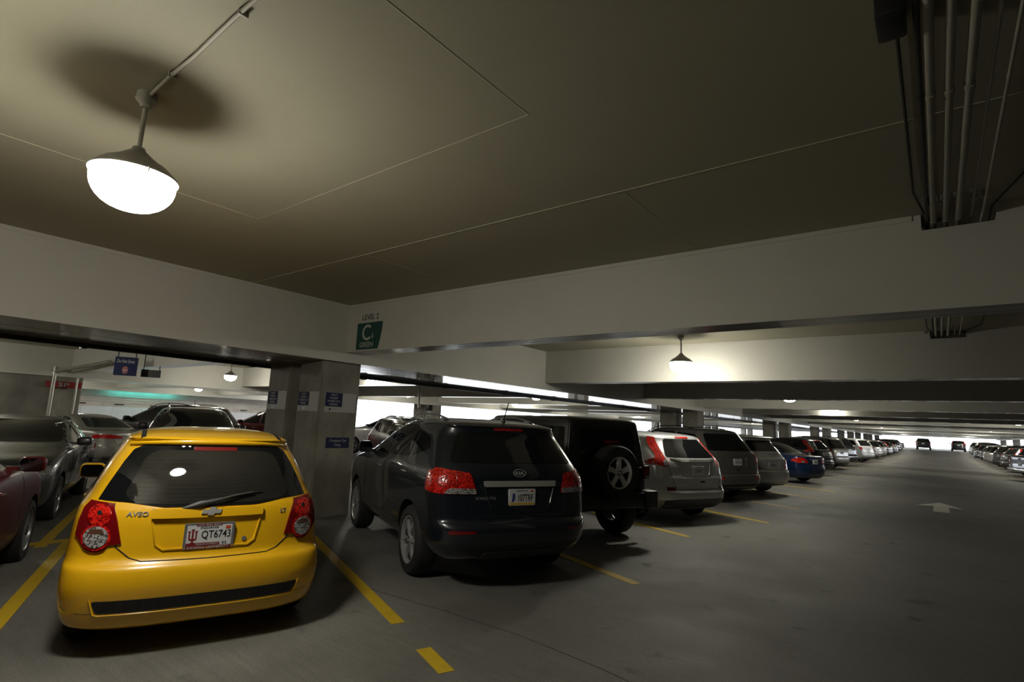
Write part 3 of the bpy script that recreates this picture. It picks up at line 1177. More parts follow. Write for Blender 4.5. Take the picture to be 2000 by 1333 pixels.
# ---------------------------------------------------------------- yellow hatchback
def yellow_hatchback():
    P = car_paint('yellow', (0.80, 0.44, 0.008), metal=0.0, rough=0.28)
    rows = [(0.180, 0.075, 3.72, 0.79, 0.40, 3.2, 0.8, 2.8), (0.205, 0.040, 3.80, 0.825, 0.40, 3.1), (0.30, 0.018, 3.86, 0.858, 0.40, 3.0), (0.45, 0.0, 3.90, 0.875, 0.40, 2.9),
            (0.56, 0.02, 3.91, 0.872, 0.40, 2.8), (0.60, 0.055, 3.90, 0.868, 0.42, 2.7), (0.64, 0.08, 3.88, 0.865, 0.42, 2.7), (0.75, 0.095, 3.82, 0.860, 0.42, 2.6),
            (0.86, 0.11, 3.68, 0.850, 0.42, 2.5), (0.93, 0.125, 3.45, 0.838, 0.44, 2.4), (0.98, 0.148, 3.15, 0.812, 0.44, 2.3), (1.03, 0.168, 2.92, 0.785, 0.44, 2.25),
            (1.15, 0.222, 2.62, 0.735, 0.44, 2.2), (1.27, 0.305, 2.36, 0.682, 0.44, 2.2), (1.36, 0.385, 2.12, 0.635, 0.42, 2.2), (1.40, 0.40, 1.98, 0.61, 0.38, 2.3),
            (1.425, 0.385, 1.9, 0.595, 0.36, 2.5), (1.455, 0.49, 1.78, 0.54, 0.36, 2.5), (1.485, 0.72, 1.6, 0.42, 0.3, 2.4), (1.502, 1.02, 1.38, 0.22, 0.2, 2.3)]
    c = Car('yellow_hatchback', rows, P, dict(x=(0.68, 3.13), r=0.29, w=0.19, track=0.80, arch=0.34, spokes=6, rim_m=M_ALLOYD))
    gate = [(0.555, 0.70), (0.47, 0.63), (0.40, 0.608), (0, 0.602)]
    half = gate + [(-a, b) for a, b in gate[-2::-1]]
    c.seam(half, 'rear', 0.004)
    c.seam([(0.60, 0.98), (0.565, 0.80), (0.555, 0.70)], 'rear', 0.003)
    c.seam([(-0.60, 0.98), (-0.565, 0.80), (-0.555, 0.70)], 'rear', 0.003)
    win = [(0.70, 0.995), (0.655, 1.10), (0.585, 1.25), (0.535, 1.335), (0.47, 1.372), (0.25, 1.385), (0.0, 1.388)]
    bot = [(0.0, 0.952), (0.30, 0.952), (0.37, 0.962), (0.52, 0.985)]
    poly = win + [(-a, b) for a, b in win[-2::-1]] + [(-a, b) for a, b in bot[::-1]] + bot[1:]
    w = c.patch('rear_window', poly, 'rear', M_GLASS, off=0.005, thick=0.02, res=0.045)
    inner = [(0.55, 1.03), (0.50, 1.16), (0.45, 1.29), (0.38, 1.335), (0, 1.345), (-0.38, 1.335), (-0.45, 1.29), (-0.50, 1.16), (-0.55, 1.03), (-0.48, 0.985), (-0.3, 0.972), (0.3, 0.972), (0.48, 0.985)]
    c.patch('clear_pane', inner, 'rear', mat('rear_pane', (0.020, 0.019, 0.017), 0.04, spec=0.6), off=0.0065, thick=0.0, res=0.05, parent=w, rnd=0.05)
    for i in range(11):
        z = 1.0 + 0.028 * i
        y = 0.53 - (z - 1.03) * 0.33
        c.seam([(-y, z), (y, z)], 'rear', 0.0007, mat('defogger', (0.055, 0.048, 0.038), 0.6), w, 'defogger_line', off=0.0068)
    c.patch('high_brake_lamp', rect2d(0.30, 0.028, 0.01, 0.0, 1.352), 'rear', M_REDD, off=0.0085, thick=0.0, parent=w, res=0.04)
    # roof lip over the window
    bm = bmesh.new()
    lip = []
    for i in range(25):
        t = -1 + i / 12
        p, n = c.hit('rear', 0.56 * t, 1.405 - 0.03 * abs(t) ** 3)
        lip.append(p + n * 0.004)
    add_tube(bm, lip, [0.014 + 0.010 * (1 - abs(-1 + i / 12) ** 2) for i in range(25)], 10)
    link('spoiler_lip', bm_mesh('spoiler_lip', bm, 60), P, c.root)
    # tail lamps
    lamp = [(0.735, 0.985), (0.60, 0.972), (0.565, 0.87), (0.525, 0.722), (0.60, 0.712)]
    lamp += [(0.668 + 0.088 * math.cos(a), 0.755 + 0.088 * math.sin(a)) for a in np.linspace(math.radians(-125), math.radians(-35), 7)]
    lamp += [(0.768, 0.745), (0.790, 0.77), (0.785, 0.86), (0.768, 0.94)]
    for s in (1, -1):
        q = [(s * a, b) for a, b in lamp]
        o = c.patch('tail_lamp', q, 'rear', M_REDD, off=0.012, thick=0.02, res=0.035)

        def disc(name, cy, cz, r0, m, off, par):
            return c.patch(name, [(s * (cy + r0 * math.cos(a)), cz + r0 * math.sin(a)) for a in np.linspace(0, 2 * math.pi, 24, endpoint=False)], 'rear', m, off=off, thick=0.0, res=0.03, parent=par)
        disc('brake_lens', 0.668, 0.898, 0.066, M_RED, 0.017, o)
        disc('bulb_cap', 0.668, 0.912, 0.014, M_BLACKPL, 0.019, o)
        disc('lens_ring', 0.668, 0.760, 0.083, M_RED, 0.017, o)
        disc('reverse_lens', 0.668, 0.762, 0.068, M_CLEAR, 0.022, o)
        c.patch('amber_lens', [(s * a, b) for a, b in ((0.62, 0.782), (0.715, 0.782), (0.70, 0.812), (0.64, 0.812))], 'rear', M_AMBER, off=0.0235, thick=0.0, res=0.03, parent=o)
    # bumper grille, lower lip
    g = c.patch('bumper_grille', [(0.645, 0.378), (0.61, 0.298), (-0.61, 0.298), (-0.645, 0.378)], 'rear', M_BLACKPL, off=0.004, thick=0.01, res=0.05, rnd=0.02)
    for i in range(-20, 21):
        c.seam([(i * 0.03, 0.303), (i * 0.03 + 0.012, 0.373)], 'rear', 0.0016, M_DARKMET, g, 'mesh_bar', off=0.005)
    c.seam([(0.655, 0.385), (0.625, 0.292), (0.60, 0.284), (-0.60, 0.284), (-0.625, 0.292), (-0.655, 0.385)], 'rear', 0.006, P, None, 'grille_trim', off=0.002)
    for s in (1, -1):
        c.seam([(s * 0.62, 0.296), (s * 0.72, 0.298), (s * 0.79, 0.315), (s * 0.815, 0.33)], 'rear', 0.0022)
    # licence recess: frame ridge round a plate
    rec = [(0.365, 0.882), (-0.345, 0.882), (-0.305, 0.705), (-0.26, 0.68), (0.28, 0.68), (0.325, 0.705)]
    c.patch('handle_ledge', [(0.37, 0.878), (-0.35, 0.878), (-0.35, 0.937), (0.37, 0.937)], 'rear', P, off=0.026, thick=0.01, res=0.05, rnd=0.012)
    c.seam([(0.365, 0.88), (0.325, 0.705), (0.28, 0.672), (-0.26, 0.672), (-0.305, 0.705), (-0.345, 0.88)], 'rear', 0.010, P, None, 'recess_ridge', off=0.0)
    for s in (0.37, -0.35):
        c.seam([(s, 0.88), (s, 0.945)], 'rear', 0.002)
    c.patch('lock_cylinder', [(-0.235 + 0.016 * math.cos(a), 0.715 + 0.016 * math.sin(a)) for a in np.linspace(0, 6.28, 14, endpoint=False)], 'rear', M_PFRAME, off=0.006, thick=0.004, res=0.03)
    pl, fr, of = c.plate((0.0, 0.752), '', w=0.325, h=0.178, generic=False, xoff=0.016)
    pl.data.materials[0] = M_PFRAME
    panel('plate_face', rect2d(0.290, 0.148, 0, 0.0, 0.002), fr, of, 0.001, M_PLATE, pl)
    e = of + 0.001
    lettering('plate_number', 'QT6743', 0.190, 0.064, fr, (0.043, 0.006), e, M_INK, pl)
    lettering('plate_state', 'INDIANA', 0.118, 0.017, fr, (-0.002, 0.058), e, M_INK, pl)
    panel('frame_band', rect2d(0.165, 0.017, 0, -0.005, 0.078), fr, e, 0.001, M_CRIMSON, pl)
    lettering('frame_lettering', 'GO BIG RED', 0.150, 0.0125, fr, (-0.005, 0.078), e + 0.001, M_WHITE, pl)
    panel('frame_band', rect2d(0.290, 0.020, 0, 0, -0.078), fr, e, 0.001, M_CRIMSON, pl)
    lettering('frame_lettering', 'INDIANA UNIVERSITY', 0.270, 0.016, fr, (0, -0.078), e + 0.001, M_WHITE, pl)
    panel('plate_band', rect2d(0.215, 0.020, 0, -0.037, -0.056), fr, e, 0.001, M_CRIMSON, pl)
    lettering('plate_lettering', 'INDIANA UNIVERSITY', 0.145, 0.012, fr, (-0.01, -0.056), e + 0.001, M_WHITE, pl)
    lettering('county_number', '53', 0.030, 0.018, fr, (0.100, -0.054), e, M_INK, pl)
    panel('year_sticker', rect2d(0.032, 0.022, 0, 0.118, 0.055), fr, e, 0.001, M_ORANGE, pl)
    # trident emblem
    tri = [(-0.012, -0.048), (0.012, -0.048), (0.012, -0.042), (0.006, -0.040), (0.006, -0.028), (0.018, -0.028), (0.026, -0.018), (0.026, 0.030), (0.031, 0.030), (0.031, 0.038), (0.013, 0.038), (0.013, 0.030),
           (0.017, 0.030), (0.017, -0.014), (0.006, -0.016), (0.006, 0.042), (0.011, 0.042), (0.011, 0.050)]
    tri = tri + [(-a, b) for a, b in tri[::-1]][:-1]
    panel('plate_emblem', [(a - 0.107, b) for a, b in tri], fr, e, 0.001, M_CRIMSON, pl)
    # badges
    c.text('name_badge', 'AVEO', 0.13, 0.030, 'rear', (0.455, 0.912), M_BADGE, off=0.007, shear=0.1)
    c.patch('round_badge', [(0.362 + 0.011 * math.cos(a), 0.932 + 0.014 * math.sin(a)) for a in np.linspace(0, 6.28, 12, endpoint=False)], 'rear', M_PFRAME, off=0.006, thick=0.003, res=0.03)
    c.text('trim_badge', 'LT', 0.042, 0.028, 'rear', (-0.510, 0.895), M_PFRAME, off=0.006)
    cross = [(-0.060, 0.012), (-0.018, 0.012), (-0.014, 0.024), (0.026, 0.024), (0.022, 0.012), (0.064, 0.012), (0.056, -0.014), (0.016, -0.014), (0.012, -0.025), (-0.028, -0.025), (-0.024, -0.014), (-0.068, -0.014)]
    c.patch('cross_badge', [(-a - 0.0, b + 0.915) for a, b in cross][::-1], 'rear', M_BADGE, off=0.036, thick=0.0, res=0.03)
    # wiper
    bm = bmesh.new()
    p0 = c.hit('rear', 0.05, 0.962)[0] + Vector((-0.02, 0, 0))
    p1 = c.hit('rear', -0.28, 1.045)[0] + Vector((-0.03, 0, 0))
    add_tube(bm, [p0 + Vector((0, 0.14, -0.018)), p0 + Vector((-0.015, 0.03, 0.014)), p0 + Vector((-0.01, -0.06, 0.03)), p0.lerp(p1, 0.6) + Vector((-.01, 0, .014)), p1], [0.010, 0.024, 0.012, 0.008, 0.005], 8)
    wp = link('rear_wiper', bm_mesh('rear_wiper', bm, 50), mat('wiper_grey', (0.06, 0.06, 0.06), 0.5), c.root)
    bm = bmesh.new()
    add_tube(bm, [c.hit('rear', y, 0.985 + 0.055 * (0.10 - y) / 0.42)[0] + Vector((-0.012, 0, 0)) for y in np.linspace(0.02, -0.34, 8)], 0.006, 6)
    link('wiper_blade', bm_mesh('wiper_blade', bm, 50), M_BLACKPL, wp)
    # roof ditch strips
    for s in (1, -1):
        P_ = []
        bm = bmesh.new()
        prev = None
        for x in np.linspace(0.52, 1.9, 16):
            a, n = c.hit('top', x, s * 0.490)
            q = [bm.verts.new(a + Vector((0, s * d, 0.004 - s * d * 0.25 * s))) for d in (-0.016, 0.016)]
            if prev:
                bm.faces.new((prev[0], prev[1], q[1], q[0]))
            prev = q
        r_ = bmesh.ops.extrude_face_region(bm, geom=list(bm.faces))
        for v in [x for x in r_['geom'] if isinstance(x, bmesh.types.BMVert)]:
            v.co.z -= 0.006
        bmesh.ops.recalc_face_normals(bm, faces=bm.faces)
        link('roof_strip', bm_mesh('roof_strip', bm, 50), M_BLACKPL, c.root)
    # sides and front
    c.pair('side_window', [(2.42, 1.06), (2.10, 1.30), (1.72, 1.36), (1.60, 1.00), (2.45, 0.97)], 'side', M_GLASS, rnd=0.05)
    c.pair('side_window', [(1.53, 1.0), (1.66, 1.36), (1.15, 1.36), (0.88, 1.32), (0.82, 1.02)], 'side', M_GLASS, rnd=0.05)
    c.patch('windshield', [(0.62, 1.04), (0.50, 1.36), (-0.50, 1.36), (-0.62, 1.04)], 'front', M_GLASS, rnd=0.05)
    c.pair('headlight', [(0.52, 0.66), (0.78, 0.66), (0.74, 0.82), (0.5, 0.76)], 'front', M_CLEAR, rnd=0.03, off=0.01)
    c.patch('grille', [(0.35, 0.62), (0.30, 0.72), (-0.30, 0.72), (-0.35, 0.62)], 'front', M_BLACKPL, rnd=0.02)
    for v in ('left', 'right'):
        c.seam([(2.5, 0.40), (2.52, 0.75), (2.45, 0.95)], v)
        c.seam([(1.57, 0.40), (1.57, 1.0), (1.69, 1.37)], v)
    c.handles([(1.75, 0.85)], P)
    c.mirrors(2.22, 0.955, 0.775, P, w=0.20, h=0.14)
    return c


# ---------------------------------------------------------------- generic features
def add_side_glass(c, wins, m=M_GLASS):
    for w in wins:
        c.pair('side_window', w, 'side', m, rnd=0.05, res=0.07)


def add_doors(c, xs, z0, z1, handles, hm):
    for x in xs:
        for v in ('left', 'right'):
            c.seam([(x, z0), (x, z1)], v)
    c.handles(handles, hm)


def mirrored(half):
    return half + [(-a, b) for a, b in half[::-1]]


def roof_rails(c, x0, x1, y, z_off, m):
    for s in (1, -1):
        pts = []
        for i, t in enumerate(np.linspace(0, 1, 13)):
            x = x0 + (x1 - x0) * t
            p, n = c.hit('top', x, s * y)
            lift = z_off * min(1, 3.5 * t, 3.5 * (1 - t)) ** 0.5
            pts.append(p + Vector((0, 0, lift)))
        bm = bmesh.new()
        add_tube(bm, pts, [0.012 if 0 < i < 12 else 0.03 for i in range(13)], 8)
        for q in (pts[1], pts[6], pts[11]):
            add_tube(bm, [q, q - Vector((0, 0, z_off + 0.02))], 0.018, 8)
        link('roof_rail', bm_mesh('roof_rail', bm, 60), m, c.root)


def antenna(c, x, y, h, back):
    p, n = c.hit('top', x, y)
    bm = bmesh.new()
    add_tube(bm, [p - Vector((0, 0, 0.01)), p + Vector((-0.01, 0, 0.03)), p + Vector((-back * 0.1, 0, 0.035)), p + Vector((-back, 0, h))], [0.028, 0.018, 0.008, 0.0055], 8)
    link('antenna', bm_mesh('antenna', bm, 50), M_BLACKPL, c.root)


def front_end(c, y, z0, z1, grille_z, hm=M_CLEAR, wide=0.35):
    c.pair('headlight', [(y * 0.58, z0), (y * 0.94, z0 + 0.03), (y * 0.92, z1), (y * 0.56, z1 - 0.04)], 'front', hm, rnd=0.03, off=0.012)
    c.patch('grille', mirrored([(wide, grille_z[0]), (wide * 1.05, grille_z[1])]), 'front', M_BLACKPL, rnd=0.02, off=0.006)


# ---------------------------------------------------------------- dark blue-black crossover
def dark_suv(name, P, hero=True, bumper_m=None):
    rows = [(0.30, 0.16, 4.45, 0.80, 0.5, 3.4), (0.37, 0.06, 4.57, 0.87, 0.5, 3.4), (0.50, 0.01, 4.64, 0.915, 0.46, 3.4), (0.60, 0.0, 4.67, 0.925, 0.46, 3.4), (0.655, 0.035, 4.68, 0.93, 0.44, 3.6),
            (0.70, 0.085, 4.68, 0.935, 0.42, 3.8), (0.85, 0.11, 4.65, 0.938, 0.40, 3.8), (0.98, 0.125, 4.55, 0.938, 0.40, 3.8), (1.08, 0.14, 4.25, 0.93, 0.40, 3.6), (1.15, 0.165, 3.85, 0.915, 0.42, 3.4),
            (1.21, 0.20, 3.52, 0.895, 0.42, 3.3), (1.30, 0.27, 3.24, 0.862, 0.42, 3.2), (1.42, 0.37, 2.95, 0.815, 0.42, 3.2), (1.53, 0.46, 2.68, 0.765, 0.40, 3.3), (1.59, 0.47, 2.50, 0.725, 0.36, 3.4),
            (1.62, 0.45, 2.40, 0.70, 0.34, 3.4), (1.65, 0.55, 2.28, 0.655, 0.34, 3.0), (1.68, 0.80, 2.1, 0.55, 0.34, 2.8), (1.70, 1.20, 1.8, 0.32, 0.25, 2.6)]
    c = Car(name, rows, P, dict(x=(0.99, 3.69), r=0.365, w=0.24, track=0.915, arch=0.425, rim=0.25, spokes=6, style='y'))
    c.patch('rear_window', mirrored([(0.74, 1.245), (0.58, 1.555)]), 'rear', M_GLASS, rnd=0.05, off=0.005)
    c.patch('high_brake_lamp', rect2d(0.36, 0.028, 0.01, 0, 1.592), 'rear', M_RED, off=0.006)
    lamp = [(0.875, 0.945), (0.345 + 0.15, 0.945), (0.56, 1.145), (0.86, 1.185), (0.885, 1.10)]
    for s in (1, -1):
        o = c.patch('tail_lamp', [(s * a, b) for a, b in lamp], 'rear', M_RED, off=0.012, thick=0.02, res=0.04, rnd=0.015)
        c.patch('reverse_lens', [(s * a, b) for a, b in ((0.825, 0.948), (0.50, 0.948), (0.515, 0.998), (0.77, 1.0))], 'rear', M_CLEAR, off=0.015, thick=0.0, parent=o, rnd=0.02)
        c.seam([(s * 0.70, 0.945), (s * 0.69, 1.16)], 'rear', 0.004, M_REDD, o, 'lens_gap', off=0.012)
        c.patch('side_lamp', [(a, b) for a, b in ((0.27, 0.945), (0.50, 0.96), (0.47, 1.15), (0.30, 1.185))], 'left' if s > 0 else 'right', M_RED, off=0.011, thick=0.01, rnd=0.02)
        c.patch('bumper_reflector', [(s * a, b) for a, b in ((0.78, 0.575), (0.53, 0.585), (0.53, 0.61), (0.78, 0.612))], 'rear', M_REDD, off=0.007, rnd=0.008)
    gate = [(0.62, 1.19), (0.565, 0.93), (0.55, 0.75), (0.48, 0.685), (0.40, 0.668), (0, 0.664)]
    c.seam(gate + [(-a, b) for a, b in gate[-2::-1]], 'rear', 0.004)
    c.patch('lower_grille', mirrored([(0.72, 0.46), (0.52, 0.36)])[::1], 'rear', M_BLACKPL, off=0.005, rnd=0.02)
    c.patch('skid_plate', mirrored([(0.46, 0.335), (0.42, 0.40)]), 'rear', bumper_m or M_DARKMET, off=0.014, rnd=0.02)
    c.patch('chrome_strip', mirrored([(0.415, 1.015), (0.425, 1.072)]), 'rear', M_BADGE, off=0.022, thick=0.01, rnd=0.012)
    c.seam([(0.41, 1.0), (0.34, 0.80), (0.28, 0.76), (-0.28, 0.76), (-0.34, 0.80), (-0.41, 1.0)], 'rear', 0.011, P, None, 'recess_ridge')
    add_side_glass(c, [[(3.05, 1.23), (2.62, 1.55), (2.20, 1.60), (2.12, 1.21)], [(2.04, 1.21), (2.12, 1.60), (1.50, 1.60), (1.25, 1.55), (1.25, 1.24)], [(1.17, 1.25), (1.18, 1.54), (0.86, 1.48), (0.72, 1.36)]])
    c.patch('windshield', mirrored([(0.74, 1.24), (0.58, 1.58)]), 'front', M_GLASS, rnd=0.05)
    add_doors(c, (3.12, 2.07), 0.5, 1.2, [(2.3, 1.05), (1.25, 1.07)], M_CHROME if hero else P)
    for v in ('left', 'right'):
        c.seam([(3.22, 0.47), (1.48, 0.47)], v, 0.012, M_BLACKPL, None, 'sill_moulding')
    c.mirrors(2.92, 1.17, 0.905, P, w=0.19, h=0.16)
    roof_rails(c, 0.95, 2.55, 0.56, 0.065, M_ALLOYD if hero else M_CHROME)
    front_end(c, 0.9, 0.85, 1.02, (0.72, 0.95))
    antenna(c, 0.80, 0.0 if not hero else -0.10, 0.22, 0.11)
    return c


def kia_details(c):
    oval = [(0.072 * math.cos(a), 1.148 + 0.036 * math.sin(a)) for a in np.linspace(0, 6.28318, 24, endpoint=False)]
    c.seam(oval, 'rear', 0.005, M_BADGE, None, 'oval_badge', closed=True, off=0.005)
    c.text('badge_lettering', 'KIA', 0.095, 0.036, 'rear', (0, 1.148), M_BADGE, off=0.007)
    c.text('name_badge', 'SORENTO', 0.22, 0.028, 'rear', (0.40, 0.905), M_ALLOYD, off=0.006)
    c.text('dealer_badge', 'Auto', 0.10, 0.028, 'rear', (0.40, 0.852), M_PFRAME, off=0.006, shear=0.3) if False else None
    pl, fr, of = c.plate((-0.01, 0.912), '', w=0.31, h=0.165, generic=False, xoff=0.014)
    lettering('plate_number', '107TRF', 0.175, 0.072, fr, (0.04, -0.006), of, M_INK, pl)
    lettering('plate_state', 'INDIANA', 0.135, 0.016, fr, (0, 0.064), of, M_BLUE2, pl)
    panel('plate_band', rect2d(0.295, 0.022, 0, 0, -0.066), fr, of, 0.001, M_GOLD, pl)
    panel('year_sticker', rect2d(0.030, 0.020, 0, 0.118, 0.062), fr, of, 0.001, M_ORANGE, pl)
    st = [(-0.115, 0.038), (-0.085, 0.040), (-0.082, -0.015), (-0.095, -0.040), (-0.118, -0.048), (-0.124, -0.040), (-0.118, -0.02)]
    panel('plate_emblem', st, fr, of, 0.001, M_BLUE2, pl)


# ---------------------------------------------------------------- black off-roader
def off_roader(P):
    rows = [(0.50, 0.02, 4.05, 0.70, 0.10, 5, 0.15, 5), (0.56, 0.0, 4.10, 0.745, 0.10, 5, 0.15, 5), (0.80, 0.0, 4.15, 0.755, 0.10, 5, 0.15, 5), (1.05, 0.0, 4.15, 0.757, 0.10, 5, 0.2, 4), (1.12, 0.0, 4.10, 0.755, 0.10, 5, 0.2, 4),
            (1.16, 0.012, 3.85, 0.745, 0.10, 5, 0.2, 4), (1.19, 0.02, 2.85, 0.735, 0.10, 5, 0.12, 5), (1.30, 0.03, 2.80, 0.72, 0.10, 5, 0.12, 5), (1.60, 0.075, 2.62, 0.675, 0.10, 5, 0.12, 5), (1.74, 0.10, 2.52, 0.655, 0.10, 5, 0.12, 5),
            (1.785, 0.115, 2.48, 0.64, 0.12, 4, 0.12, 4), (1.81, 0.16, 2.42, 0.59, 0.14, 4, 0.14, 4), (1.822, 0.30, 2.25, 0.45, 0.16, 4, 0.16, 4)]
    c = Car('black_off_roader', rows, P, dict(x=(0.72, 3.66), r=0.40, w=0.25, track=0.86, arch=0.47, lift=0.05, rim=0.225, spokes=5), bow=0.004)
    c.patch('rear_window', mirrored([(0.54, 1.24), (0.50, 1.66)]), 'rear', M_GLASS, rnd=0.05, off=0.006)
    add_side_glass(c, [[(2.52, 1.24), (2.40, 1.66), (1.85, 1.68), (1.85, 1.24)], [(1.75, 1.24), (1.75, 1.68), (1.05, 1.68), (1.05, 1.24)], [(0.93, 1.24), (0.93, 1.67), (0.22, 1.66), (0.17, 1.24)]])
    c.patch('windshield', mirrored([(0.62, 1.26), (0.58, 1.62)]), 'front', M_GLASS, rnd=0.04)
    for s in (1, -1):
        bm = bmesh.new()
        add_bevel_box(bm, -0.035, 0.05, s * 0.715 - 0.055, s * 0.715 + 0.055, 0.925, 1.125, 0.012)
        o = link('tail_lamp', bm_mesh('tail_lamp', bm, 40), M_REDD, c.root)
        bm = bmesh.new()
        add_bevel_box(bm, -0.042, -0.03, s * 0.715 - 0.042, s * 0.715 + 0.042, 0.94, 0.975, 0.004)
        link('reverse_lens', bm_mesh('reverse_lens', bm, 40), M_CLEAR, o)
        # fender flares
        for wx in (0.72, 3.66):
            bm = bmesh.new()
            prev = None
            for a in np.linspace(-0.1, math.pi + 0.1, 15):
                ring = []
                for rr, yy in ((0.475, 0.72), (0.475, 0.875), (0.53, 0.865), (0.55, 0.72)):
                    ring.append(bm.verts.new((wx + rr * math.cos(a) * 1.08, s * yy, 0.45 + rr * math.sin(a))))
                if prev:
                    for i in range(4):
                        bm.faces.new((prev[i], prev[(i + 1) % 4], ring[(i + 1) % 4], ring[i]))
                else:
                    bm.faces.new(ring)
                prev = ring
            bm.faces.new(prev)
            bmesh.ops.recalc_face_normals(bm, faces=bm.faces)
            link('fender_flare', bm_mesh('fender_flare', bm, 40), M_BLACKPL, c.root)
        bm = bmesh.new()
        add_tube(bm, [(1.25, s * 0.80, 0.48), (3.1, s * 0.80, 0.48)], 0.045, 10)
        link('side_step', bm_mesh('side_step', bm, 40), M_BLACKPL, c.root)
    bm = bmesh.new()
    add_bevel_box(bm, -0.13, 0.10, -0.80, 0.80, 0.53, 0.74, 0.02)
    b = link('rear_bumper', bm_mesh('rear_bumper', bm, 40), M_BLACKPL, c.root)
    for s in (1, -1):
        bm = bmesh.new()
        add_bevel_box(bm, -0.155, 0.06, s * 0.71 - 0.12, s * 0.71 + 0.12, 0.515, 0.765, 0.02)
        link('bumper_end', bm_mesh('bumper_end', bm, 40), mat('bumper_grey', (0.035, 0.035, 0.036), 0.5), b)
    bm = bmesh.new()
    add_bevel_box(bm, 4.05, 4.33, -0.80, 0.80, 0.53, 0.70, 0.03)
    link('front_bumper', bm_mesh('front_bumper', bm, 40), M_BLACKPL, c.root)
    # spare wheel on the tailgate
    w = make_wheel(0.385, 0.24, 0.225, 5, 'wide', M_ALLOYL)
    w.name = 'spare_wheel'
    w.parent = c.root
    w.location = (-0.15, 0.03, 1.04)
    w.rotation_euler = (0, math.radians(54), math.pi / 2)
    w.rotation_mode = 'XYZ'
    w.matrix_local = Matrix.Translation((-0.15, 0.03, 1.04)) @ Matrix.Rotation(math.pi / 2, 4, 'Z') @ Matrix.Rotation(math.radians(-90), 4, 'Y')
    bm = bmesh.new()
    add_tube(bm, [(0.0, 0.03, 1.04), (-0.06, 0.03, 1.04)], 0.09, 14)
    link('wheel_mount', bm_mesh('wheel_mount', bm, 40), M_BLACKPL, c.root)
    bm = bmesh.new()
    add_bevel_box(bm, -0.05, 0.02, -0.13, 0.10, 1.445, 1.485, 0.008)
    add_box(bm, -0.02, 0.01, -0.02, 0.02, 1.3, 1.46)
    link('high_brake_lamp', bm_mesh('high_brake_lamp', bm, 40), M_REDD, c.root)
    for z in (0.78, 1.05):
        bm = bmesh.new()
        add_bevel_box(bm, -0.03, 0.02, -0.62, -0.50, z, z + 0.05, 0.008)
        link('hinge', bm_mesh('hinge', bm, 40), M_BLACKPL, c.root)
    c.seam([(0.64, 1.18), (0.64, 0.72), (-0.60, 0.72), (-0.60, 1.18)], 'rear', 0.004)
    add_doors(c, (2.75, 1.80, 1.0), 0.6, 1.18, [(1.95, 1.05), (1.13, 1.05)], M_BLACKPL)
    for s in (1, -1):
        c.patch('headlight', [(s * 0.45 + 0.09 * math.cos(a), 0.98 + 0.09 * math.sin(a)) for a in np.linspace(0, 6.28, 18, endpoint=False)], 'front', M_CLEAR, off=0.012)
    for i in range(7):
        c.patch('grille_slot', rect2d(0.045, 0.2, 0.02, -0.24 + 0.08 * i, 0.98), 'front', M_BLACKPL, off=0.006)
    c.mirrors(2.55, 1.17, 0.74, M_BLACKPL, w=0.17, h=0.17)
    bm = bmesh.new()
    add_tube(bm, [(0.72, -0.78, 0.40), (0.72, 0.78, 0.40)], 0.05, 10)
    add_tube(bm, [(3.66, -0.78, 0.40), (3.66, 0.78, 0.40)], 0.05, 10)
    link('axles', bm_mesh('axles', bm, 40), M_BLACKPL, c.root)['kind'] = 'stuff'
    return c


